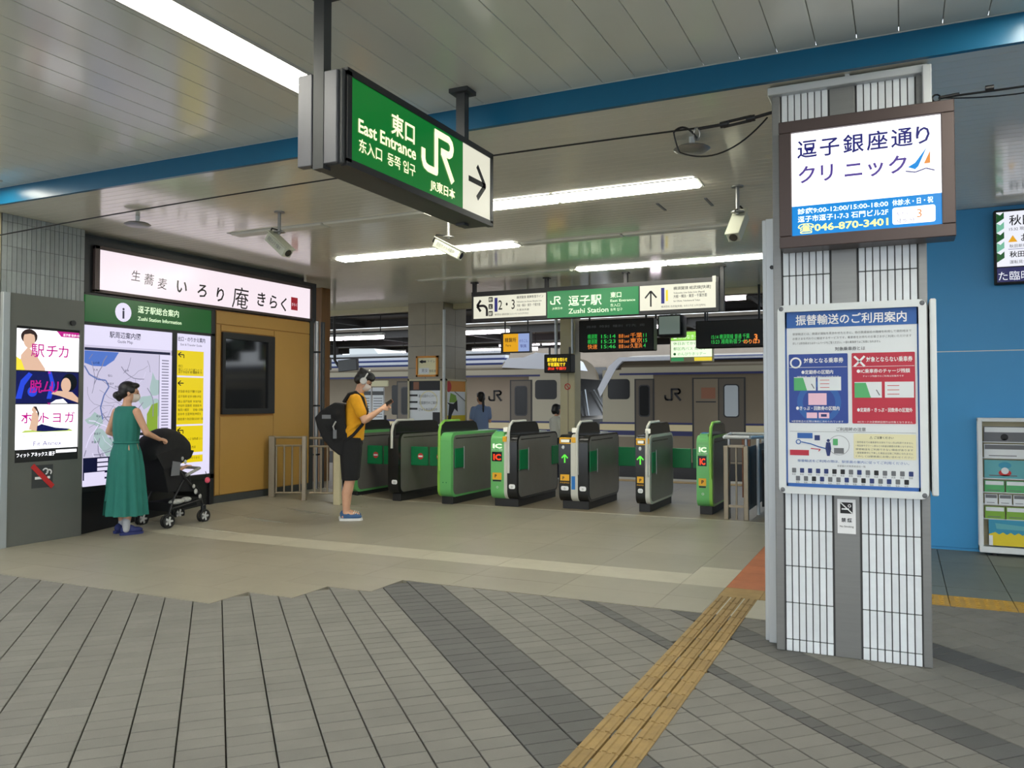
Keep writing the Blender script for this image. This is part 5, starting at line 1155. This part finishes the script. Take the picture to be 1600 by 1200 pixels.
def hand(mb, w, d, up, s=1.0, curl=.5):
    """palm and five fingers from wrist w along d; up = back of the hand side."""
    w = V(w); d = V(d).normalized(); up = V(up); up = (up - d * up.dot(d)).normalized(); sd = d.cross(up)
    p = w + d * .045 * s; mb.sphere(p, (.046 * s,) * 3, 10, 8) if False else None
    for o_ in (-.026, -.009, .009, .026): cap(mb, w + sd * o_ * .5 * s + d * .01 * s, .015 * s, w + d * .078 * s + sd * o_ * s, .0125 * s, 8)
    for o_, L in ((-.029, .052), (-.010, .066), (.010, .072), (.029, .062)):
        a = w + d * .080 * s + sd * o_ * s; b1 = a + (d * math.cos(curl * .6) - up * math.sin(curl * .6)) * L * .5 * s; b2 = b1 + (d * math.cos(curl * 1.7) - up * math.sin(curl * 1.7)) * L * .5 * s
        cap(mb, a, .0095 * s, b1, .0088 * s, 8); cap(mb, b1, .0088 * s, b2, .0075 * s, 8)
    a = w + d * .025 * s + sd * .022 * s; b1 = a + (d * .7 + sd * .6 - up * .35).normalized() * .042 * s; b2 = b1 + (d * .95 - up * .3).normalized() * .03 * s
    cap(mb, a, .013 * s, b1, .0105 * s, 8); cap(mb, b1, .0105 * s, b2, .0085 * s, 8)
def head(mb, c, fwd, s=1.0):
    """skull, jaw, nose, ears, brow around centre c looking along fwd."""
    c = V(c); f = V(fwd).normalized(); l = V((0, 0, 1)).cross(f).normalized(); u = f.cross(l)
    M = Matrix(((f.x, l.x, u.x, c.x), (f.y, l.y, u.y, c.y), (f.z, l.z, u.z, c.z), (0, 0, 0, 1)))
    def sp(p, r): mb.sphere(p, tuple(v * s for v in r), 14, 10) if False else mb.sphere((0, 0, 0), 1, 14, 10, M=M @ Matrix.Translation(V(p) * s) @ Matrix.Diagonal((*[v * s for v in r], 1)))
    sp((-.008, 0, .03), (.096, .076, .088)); sp((.03, 0, -.03), (.062, .060, .078)); sp((.062, 0, -.085), (.026, .034, .022)); sp((.094, 0, -.018), (.018, .013, .026)); sp((.084, 0, .02), (.016, .05, .014)); sp((.084, 0, -.056), (.014, .024, .010))
    for y in (-1, 1): sp((-.002, .078 * y, -.008), (.018, .010, .031))
    return M
def face_parts(p, M, s=1.0, mask=None):
    for y in (-1, 1): MB().sphere((0, 0, 0), 1, 8, 6, M=M @ Matrix.Translation(V((.086, .03 * y, .0)) * s) @ Matrix.Diagonal((.008 * s, .013 * s, .006 * s, 1))).build('eye', 'hair_black', p, 60, local=True)
    if mask: 
        b = MB(); rings = []
        for z, dx, w in ((-.012, .112, .052), (-.035, .122, .062), (-.065, .115, .060), (-.092, .095, .045), (-.105, .07, .03)):
            rings.append([M @ (V((dx * math.cos(t) if abs(t) < 1.2 else dx * math.cos(1.2), w * math.sin(t) * 1.12, z)) * s) for t in (-1.35, -1.0, -.6, -.2, .2, .6, 1.0, 1.35)])
        b.loft(rings, cap=False, closed=False); b.build('face_mask', mask, p, 60, local=True)
def shoe(mb, sole, x, y, z, L, yaw=0, w=.045):
    M = Matrix.Translation((x, y, z)) @ Matrix.Rotation(yaw, 4, 'Z')
    mb.sphere((0, 0, 0), 1, 14, 8, M=M @ Matrix.Translation((L * .18, 0, .045)) @ Matrix.Diagonal((L * .38, w, .035, 1))); mb.sphere((0, 0, 0), 1, 14, 8, M=M @ Matrix.Translation((-L * .05, 0, .055)) @ Matrix.Diagonal((L * .28, w * .92, .055, 1)))
    pts = [(-L * .32, -w * .75), (-L * .1, -w * .95), (L * .25, -w * 1.05), (L * .50, -w * .8), (L * .58, 0), (L * .50, w * .8), (L * .25, w * 1.05), (-L * .1, w * .95), (-L * .32, w * .75), (-L * .36, 0)]
    sole.prism(pts, .0, .028, 'z', M=M)

# the man with the backpack, facing local +X
def make_man():
    t = thing('person', 'man in mustard yellow t-shirt and black shorts looking down at his hands before the gates', 'person', (-5.905, 7.995, .003), R(32))
    b = MB(); nk = V((.10, 0, 1.47)); hc = V((.165, 0, 1.635)); fw = V((.82, .05, -.50))
    for s in (-1, 1):
        an = (-.03, .085 * s, .085); kn = (.02, .095 * s, .48); hp = (.03, .09 * s, .90)
        cap(b, hp, .088, kn, .056); cap(b, (kn[0] - .004, kn[1], kn[2]), .055, (-.015, .09 * s, .33), .057); cap(b, (-.02, .09 * s, .33), .056, an, .034); cap(b, an, .036, (.10, .09 * s, .04), .030); b.sphere((-.05, .085 * s, .05), .034)
    b.loft([ell(.03, 0, .84, .10, .14), ell(.03, 0, .95, .12, .16), ell(.05, 0, 1.08, .105, .145), ell(.07, 0, 1.25, .115, .165), ell(.08, 0, 1.38, .10, .17), ell(.09, 0, 1.45, .07, .12), ell(.10, 0, 1.49, .05, .06)])
    cap(b, (.10, 0, 1.45), .056, (.135, 0, 1.57), .052); M = head(b, hc, fw, 1.0)
    for s in (-1, 1):
        sh = V((.085, .185 * s, 1.42)); el = V((.19, .235 * s, 1.17)); wr = V((.37, .07 * s + .02, 1.30))
        cap(b, sh, .052, sh.lerp(el, .5), .046); cap(b, sh.lerp(el, .5), .046, el, .038); cap(b, el, .040, el.lerp(wr, .35), .038); cap(b, el.lerp(wr, .35), .038, wr, .026)
        hand(b, wr, (.6, -.35 * s, .35), (-.3, .2 * s, .9) if s > 0 else (-.2, -.9, .4), 1.0, .8)
    organic('body', 'skin', t, b, .0075, 4)
    b = MB().loft([ell(.045, 0, .93, .125, .165), ell(.045, 0, 1.0, .13, .17), ell(.06, 0, 1.12, .125, .165), ell(.075, 0, 1.27, .132, .185), ell(.085, 0, 1.39, .115, .19), ell(.09, 0, 1.455, .085, .13), ell(.10, 0, 1.49, .066, .075)])
    for s in (-1, 1): sh = V((.085, .185 * s, 1.41)); el = V((.19, .235 * s, 1.17)); cap(b, sh, .070, sh.lerp(el, .62), .066)
    for k in range(5): b.tube([(-.06 + .01 * k, -.12 - .01 * k, 1.0 + .02 * k), (.02 + .03 * k, -.168, 1.06 + .02 * k), (.10 + .02 * k, -.15, 1.2 - .02 * k)], .012, 6)
    organic('shirt', 'shirt_yellow', t, b, .009, 3)
    b = MB()
    for s in (-1, 1): b.loft([ell(.02, .09 * s, .47, .098, .092), ell(.02, .09 * s, .6, .108, .098), ell(.02, .085 * s, .8, .125, .108), ell(.03, .07 * s, .97, .12, .105)])
    b.sphere((.025, 0, .90), (.135, .165, .11)); organic('shorts', 'cloth_black', t, b, .010, 3)
    u = MB(); so = MB(); shoe(u, so, .0, -.085, 0, .29, R(-4)); shoe(u, so, -.02, .085, 0, .29, R(6))
    organic('shoes', 'denim_blue', t, u, .008, 2); so.build('shoe_sole', 'sole_white', t, 0, local=True)
    la = MB()
    for s in (-1, 1):
        for k in range(3): la.tube([(.06 + .022 * k, .085 * s - .022, .086 - .006 * k), (.065 + .022 * k, .085 * s, .092 - .006 * k), (.06 + .022 * k, .085 * s + .022, .086 - .006 * k)], .005, 6)
    la.build('shoe_laces', 'sole_white', t, 60, local=True)
    h = MB(); D = lambda p, r: h.sphere((0, 0, 0), 1, 14, 10, M=M @ Matrix.Translation(p) @ Matrix.Diagonal((*r, 1)))
    D((-.018, 0, .05), (.100, .086, .086)); D((-.055, 0, .0), (.062, .074, .075)); D((.045, 0, .085), (.062, .07, .04)); D((.07, .03, .07), (.035, .045, .03)); D((.075, -.035, .065), (.032, .04, .03))
    for k in range(14): a = k * .45; D((-.02 + .07 * math.cos(a), .06 * math.sin(a), .105), (.03, .026, .026))
    organic('hair', 'hair_black', t, h, .008, 2); face_parts(t, M, 1.0, 'mask_white')
    hp = thing('headphones', 'white over-ear headphones on the head of the man in yellow', 'headphones', (-5.905, 7.995, .003), R(32))
    def cup(s): return MB().tube([M @ V((.0, .082 * s, -.005)), M @ V((.0, .112 * s, -.005))], [.040, .036], 16)
    for s in (-1, 1): cup(s).build('ear_cup', 'wheel_grey', hp, 40, local=True); MB().tube([M @ V((0, .074 * s, -.005)), M @ V((0, .084 * s, -.005))], .043, 16).build('cushion', 'sock_grey', hp, 40, local=True)
    MB().tube([M @ V((-.005, .102 * math.cos(a), .0 + .145 * math.sin(a))) for a in (math.pi * k / 16 for k in range(17))], .009, 8).build('headband', 'wheel_grey', hp, 60, local=True)
    ph = thing('phone', 'small red-brown phone held in both hands of the man in yellow', 'phone', (-5.905, 7.995, .003), R(32))
    PM = Matrix.Translation((.445, .0, 1.36)) @ Matrix.Rotation(R(-35), 4, 'Y') @ Matrix.Rotation(R(35), 4, 'X'); MB().box(-.075, -.037, -.005, .075, .037, .005, bevel=.003, M=PM).build('case', 'print_brown', ph, local=True); MB().box(-.068, -.033, .005, .068, .033, .006, M=PM).build('screen', 'glass_dark', ph, local=True)
    bp = thing('backpack', 'big black slouching backpack on the back of the man in yellow', 'bag', (-5.905, 7.995, .003), R(32))
    prof = [(-.04, 1.36), (-.16, 1.38), (-.32, 1.28), (-.385, 1.20), (-.36, 1.10), (-.29, .95), (-.20, .84), (-.10, .76), (-.02, .78), (.0, .95), (-.03, 1.15)]
    b = MB().prism(prof, -.155, .155, 'y')
    for (x, z), r in (((-.14, 1.24), .11), ((-.20, 1.12), .13), ((-.13, .97), .12)): b.sphere((x, 0, z), (r, .185, r))
    organic('bag_body', 'cloth_black', bp, b, .012, 5)
    MB().prism([(-.30, 1.13), (-.345, 1.15), (-.31, 1.0), (-.235, .90), (-.20, .93)], -.12, .12, 'y').build('front_pocket', 'cloth_black', bp, local=True)
    MB().tube([(-.36, -.10, 1.20), (-.30, -.12, 1.265), (-.20, -.14, 1.34)], .008, 6).tube([(-.15, -.175, 1.02), (-.17, -.182, 1.10), (-.14, -.178, 1.16)], .010, 6).build('trim', 'fabric_print', bp, 60, local=True)
    MB().box(-.30, -.168, 1.19, -.20, -.158, 1.235, M=Matrix.Identity(4)).build('patch', 'ink_grey', bp, local=True); MB().box(-.17, -.19, .96, -.13, -.18, 1.06).build('patch', 'ink_grey', bp, local=True)
    for s in (-1, 1): MB().tube([(-.06, .10 * s, 1.38), (.0, .115 * s, 1.475), (.08, .12 * s, 1.50), (.165, .125 * s, 1.43), (.20, .13 * s, 1.28), (.165, .175 * s, 1.12), (.06, .19 * s, 1.0), (-.03, .15 * s, .93)], .019, 8).build('strap', 'cloth_black', bp, 60, local=True)
make_man()

# the woman in the green dress, facing local +X
WO = (-7.36, 6.10, .01)
def make_woman():
    t = thing('person', 'woman in long sleeveless green dress pushing the black stroller past the information board', 'person', WO, R(88))
    b = MB(); hc = V((.03, 0, 1.475)); fw = V((.80, -.60, -.05)); rz = 1.59
    for s in (-1, 1):
        cap(b, (0, .08 * s, .80), .075, (.01, .085 * s, .44), .052); cap(b, (.0, .085 * s, .40), .050, (-.01 + .04 * s, .085 * s, .09), .031); cap(b, (-.01 + .04 * s, .085 * s, .08), .032, (.08 + .04 * s, .085 * s, .04), .028)
    b.loft([ell(.0, 0, .78, .10, .14), ell(0, 0, .88, .11, .155), ell(0, 0, 1.0, .085, .12), ell(0, 0, 1.14, .10, .135), ell(0, 0, 1.25, .085, .145), ell(0, 0, 1.31, .055, .10), ell(0, 0, 1.35, .042, .05)])
    cap(b, (0, 0, 1.30), .046, (.01, 0, 1.41), .042); M = head(b, hc, fw, .93)
    sh, el, wr = V((.0, -.155, 1.275)), V((.06, -.235, 1.055)), V((.26, -.19, .98))
    cap(b, sh, .043, el, .033); cap(b, el, .034, wr, .022); hand(b, wr, (.9, .15, -.05), (0, -.3, 1), .92, 1.1)
    sh, el, wr = V((.0, .160, 1.275)), V((-.01, .262, 1.06)), V((.14, .19, .975))
    cap(b, sh, .043, el, .034); cap(b, el, .034, wr, .022); hand(b, wr, (.9, -.15, -.05), (0, .3, 1), .92, 1.1)
    organic('body', 'skin', t, b, .0075, 4)
    n = 56; rings = []
    for z, rx, ry, a in ((1.335, .058, .105, 0), (1.31, .078, .150, .0), (1.26, .098, .160, .01), (1.18, .112, .158, .02), (1.08, .118, .152, .035), (1.0, .108, .140, .045), (.955, .104, .136, .02), (.93, .108, .142, .03), (.85, .128, .168, .05), (.70, .15, .188, .065), (.5, .165, .202, .08), (.35, .178, .212, .09), (.20, .190, .222, .10)):
        rings.append([(.0 + (rx * math.cos(q) * (1 + a * math.sin(13 * q + z * 1.5) + a * .5 * math.sin(7 * q + 1))), ry * math.sin(q) * (1 + a * math.sin(13 * q + z * 1.5) + a * .5 * math.sin(7 * q + 1)), z) for q in (2 * math.pi * k / n for k in range(n))])
    kk = int(n * .40); MB().loft(rings, cap=False, skip=lambda i, k: (i >= 10 and k == kk) or (i >= 11 and k == kk + 1)).build('dress', 'dress_green', t, 80, local=True)
    MB().tube([(.110 * math.cos(q), .143 * math.sin(q), .955) for q in (2 * math.pi * k / 28 for k in range(28))], .009, 6, closed=True).build('waistband', 'dress_green', t, 80, local=True)
    h = MB(); D = lambda p, r: h.sphere((0, 0, 0), 1, 14, 10, M=M @ Matrix.Translation(V(p) * .93) @ Matrix.Diagonal((*[v * .93 for v in r], 1)))
    D((-.02, 0, .045), (.100, .086, .090)); D((-.055, 0, .0), (.066, .076, .070)); D((.045, 0, .085), (.06, .072, .035)); D((-.125, 0, -.035), (.045, .05, .045)); D((-.10, .0, -.075), (.03, .032, .03)); D((.02, -.078, .03), (.04, .016, .04)); D((.02, .078, .03), (.04, .016, .04))
    organic('hair', 'hair_black', t, h, .008, 2); face_parts(t, M, .93, 'mask_white')
    for s in (-1, 1): cap(MB(), (-.012 + .04 * s, .085 * s, .06), .037, (-.008 + .04 * s, .085 * s, .145), .038).build('sock', 'sock_grey', t, 60, local=True)
    u = MB(); so = MB(); shoe(u, so, .02 - .04, -.085, 0, .25, R(-25), .042); shoe(u, so, -.01 + .04, .085, 0, .25, R(-12), .042)
    organic('shoes', 'shoe_blue', t, u, .008, 2); so.build('shoe_sole', 'shoe_blue', t, 0, local=True)
make_woman()

# stroller heading local +X
def make_stroller():
    t = thing('stroller', 'black folding stroller with round hood and white-hubbed wheels pushed by the woman in green', 'stroller', (-7.38, 6.74, .025), R(88))
    hw = .205
    def wheel(x, y):
        w = MB()
        for o in (-.022, .022):
            w.tube([V((x + .062 * math.cos(a), y + o, .075 + .062 * math.sin(a))) for a in (2 * math.pi * k / 18 for k in range(18))], .013, 8, closed=True)
        q = w.build('wheel', 'rubber', t, 60, local=True)
        hb = MB().tube([(x, y - .036, .075), (x, y + .036, .075)], .016, 10)
        for o in (-.024, .024):
            for k in range(5): a = k * 1.2566; hb.prism([(x + .012 * math.cos(a + 1.5), .075 + .012 * math.sin(a + 1.5)), (x + .054 * math.cos(a + .18), .075 + .054 * math.sin(a + .18)), (x + .054 * math.cos(a - .18), .075 + .054 * math.sin(a - .18)), (x + .012 * math.cos(a - 1.5), .075 + .012 * math.sin(a - 1.5))], y + o - .004, y + o + .004)
        hb.build('hub', 'wheel_grey', q, 0, local=True)
    for x in (-.24, .25):
        for s in (-1, 1): wheel(x, hw * s)
    def tb(nm, path, r=.012, m='black_metal'): MB().tube(path, r, 8).build(nm, m, t, 50, local=True)
    for s in (-1, 1):
        y = hw * s
        tb('rear_leg', [(-.24, y, .10), (-.16, y * .95, .30), (-.02, y * .92, .50)]); tb('front_leg', [(.25, y, .13), (.25, y, .17), (.20, y * .95, .32), (.02, y * .92, .50), (-.18, y * .92, .72), (-.36, y * .9, .98)]); tb('side_strut', [(-.20, y, .20), (.22, y, .26)], .009)
        MB().box(.22, y - .02, .12, .275, y + .02, .20, bevel=.008).build('castor_fork', 'black_metal', t, local=True)
    tb('handle', [(-.36, -hw * .9, .98), (-.40, -hw * .8, 1.01), (-.41, 0, 1.02), (-.40, hw * .8, 1.01), (-.36, hw * .9, .98)], .017)
    tb('bumper_bar', [(.0, -hw, .55), (.14, -hw, .60), (.24, -hw * .7, .61), (.27, 0, .61), (.24, hw * .7, .61), (.14, hw, .60), (.0, hw, .55)], .018, 'fabric_print')
    b = MB().prism([(-.20, .46), (.17, .42), (.22, .36), (.24, .30), (.20, .29), (.12, .36), (-.22, .38)], -hw + .02, hw - .02, 'y').prism([(-.22, .40), (-.17, .40), (-.28, .86), (-.33, .84)], -hw + .02, hw - .02, 'y')
    for s in (-1, 1): b.prism([(-.22, .42), (.10, .44), (.08, .56), (-.12, .64), (-.26, .80), (-.30, .78)], s * (hw - .03) - .01, s * (hw - .03) + .01, 'y')
    organic('seat', 'cloth_black', t, b, .010, 2)
    rings = []
    for k in range(11):
        a = R(-12 + 15.5 * k); r = .285; cx, cz = -.14, .79
        rings.append([(cx - r * math.cos(a) * (1 - .12 * abs(math.sin(q))) * 1.0, hw * 1.04 * math.sin(q), cz + r * math.sin(a) * (max(0.0, math.cos(q)) ** .5)) for q in (R(-90 + 15 * j) for j in range(13))])
    MB().loft(rings, cap=False, closed=False).build('hood', 'cloth_black', t, 80, local=True)
    for s in (-1, 1): MB().prism([(-.40, .80), (-.30, .64), (-.14, .66), (.06, .74), (.10, .82), (-.14, .86)], s * hw * 1.02 - .004, s * hw * 1.02 + .004, 'y').build('hood_side', 'cloth_black', t, local=True)
    MB().prism([(-.21, .56), (-.10, .56), (-.085, .70), (-.19, .72)], -hw - .012, -hw - .004, 'y').build('side_pocket', 'ink_grey', t, local=True)
    b = MB().prism([(-.20, .17), (.18, .20), (.17, .27), (-.20, .26)], -hw + .03, hw - .03, 'y'); b.build('basket', 'cloth_black', t, local=True)
    MB().sphere((-.10, -hw + .03, .27), (.10, .05, .03), 12, 8).sphere((.03, -hw + .03, .28), (.07, .04, .03), 12, 8).build('blanket', 'fabric_print', t, 60, local=True)
    for x, z, r in ((.13, .36, .026), (.10, .42, .02), (-.06, .74, .018), (-.02, .70, .02), (.19, .30, .022)): MB().sphere((x, -hw * 1.05, z), (r, .008, r * 1.2), 10, 6).build('print_patch', 'fabric_print', t, 60, local=True)
    q = thing('toy', 'round pink toy clipped to the front of the stroller', 'toy', (-7.14, 7.01, .50)); MB().sphere((-7.14, 7.01, .50), (.030, .030, .034), 12, 10).build('ball', 'pink', q, 60); MB().tube([(-7.14, 7.01, .53), (-7.15, 6.99, .60)], .004, 6).build('cord', 'black_soft', q)
    bb = thing('person', 'toddler barely showing an arm under the stroller hood', 'person', (-7.38, 6.74, .025), R(88))
    b = MB().sphere((-.13, 0, .60), (.07, .08, .11)); b.sphere((-.16, 0, .76), (.065, .062, .072)); 
    for s in (-1, 1):
        cap(b, (-.13, .07 * s, .66), .026, (-.02, .11 * s, .60), .021); cap(b, (-.02, .11 * s, .60), .021, (.08, .12 * s, .645), .017); hand(b, (.085, .12 * s, .645), (.8, 0, .1), (0, 0, 1), .5, .6); cap(b, (-.08, .05 * s, .49), .04, (.13, .06 * s, .47), .03); cap(b, (.13, .06 * s, .47), .03, (.19, .06 * s, .33), .024)
    organic('body', 'skin', bb, b, .007, 3)
    b = MB().sphere((-.13, 0, .60), (.082, .09, .12)).sphere((-.10, 0, .50), (.09, .10, .06)); organic('romper', 'shirt_white', bb, b, .010, 2); MB().sphere((-.175, 0, .785), (.066, .066, .062), 12, 8).build('hair', 'hair_black', bb, 60, local=True)
make_stroller()

def simple_person(label, loc, rz, H, top, bottom, pony=False, kid=False, mask=None, long=False):
    t = thing('person', label, 'person', loc, R(rz)); k = H / 1.62; b = MB(); q = lambda *p: V(p) * k
    for s in (-1, 1): cap(b, q(0, .08 * s, .85), .08 * k, q(.01, .08 * s, .46), .052 * k); cap(b, q(.01, .08 * s, .46), .052 * k, q(-.01, .08 * s, .08), .034 * k); cap(b, q(0, .08 * s, .04), .034 * k, q(.12, .08 * s, .03), .028 * k)
    b.loft([[tuple(V(p) * k) for p in r] for r in (ell(0, 0, .82, .09, .13), ell(0, 0, .95, .10, .14), ell(0, 0, 1.08, .09, .12), ell(0, 0, 1.22, .10, .14), ell(0, 0, 1.31, .07, .12), ell(0, 0, 1.36, .045, .05))])
    hs = 1.0 if not kid else 1.12 * k / .82 * .8; cap(b, q(0, 0, 1.32), .045 * k, q(.01, 0, 1.42), .042 * k); M = head(b, q(.015, 0, 1.50), (1, 0, -.1), .93 * (k if not kid else k * 1.12))
    for s in (-1, 1):
        sh, el = q(0, .16 * s, 1.29), q(.03, .20 * s, 1.04); wr = q(.20, .12 * s, 1.10) if not kid else q(.06, .20 * s, .84)
        cap(b, sh, .042 * k, el, .034 * k); cap(b, el, .034 * k, wr, .023 * k); hand(b, wr, (wr - el), (0, s, .3), .9 * k, .7)
    organic('body', 'skin', t, b, .010, 3)
    sp = MB().loft([[tuple(V(p) * k) for p in r] for r in (ell(0, 0, .86, .125, .16), ell(0, 0, 1.0, .118, .155), ell(0, 0, 1.15, .115, .152), ell(0, 0, 1.26, .11, .16), ell(0, 0, 1.33, .08, .12), ell(0, 0, 1.37, .055, .06))])
    for s in (-1, 1): cap(sp, q(0, .155 * s, 1.28), .058 * k, q(.02, .185 * s, 1.12), .055 * k)
    organic('shirt', top, t, sp, .012, 3)
    lp_ = MB()
    for s in (-1, 1): cap(lp_, q(0, .075 * s, .86), .10 * k, q(.005, .08 * s, .12 if long else .45), .062 * k)
    organic('trousers', bottom, t, lp_, .014, 3)
    kk = .93 * (k if not kid else k * 1.12); h = MB(); D = lambda p, r: h.sphere((0, 0, 0), 1, 12, 8, M=M @ Matrix.Translation(V(p) * kk) @ Matrix.Diagonal((*[v * kk for v in r], 1)))
    D((-.02, 0, .045), (.1, .087, .09)); D((-.055, 0, -.01), (.07, .08, .085)); D((.045, 0, .085), (.06, .072, .035))
    if pony: D((-.12, 0, -.02), (.03, .03, .04)); D((-.13, 0, -.12), (.028, .03, .12)); D((-.12, 0, -.24), (.02, .022, .09))
    if kid: D((-.02, .07, -.03), (.05, .02, .07)); D((-.02, -.07, -.03), (.05, .02, .07))
    organic('hair', 'hair_black', t, h, .010, 2); face_parts(t, M, kk, mask)
    u = MB(); so = MB(); shoe(u, so, 0, -.08 * k, 0, .25 * k); shoe(u, so, 0, .08 * k, 0, .25 * k); organic('shoes', 'cloth_navy', t, u, .010, 2); so.build('shoe_sole', 'sole_white', t, 0, local=True)
simple_person('woman with black ponytail in pale blue top, beyond the gates beside the inner column', (-7.22, 13.9, .003), 140, 1.57, 'shirt_lightblue', 'cloth_navy', pony=True, mask='mask_white', long=True)
simple_person('child with bobbed black hair in a white top beyond the fourth ticket gate', (-5.62, 13.75, .003), 60, 1.33, 'shirt_white', 'cloth_navy', kid=True, long=True)
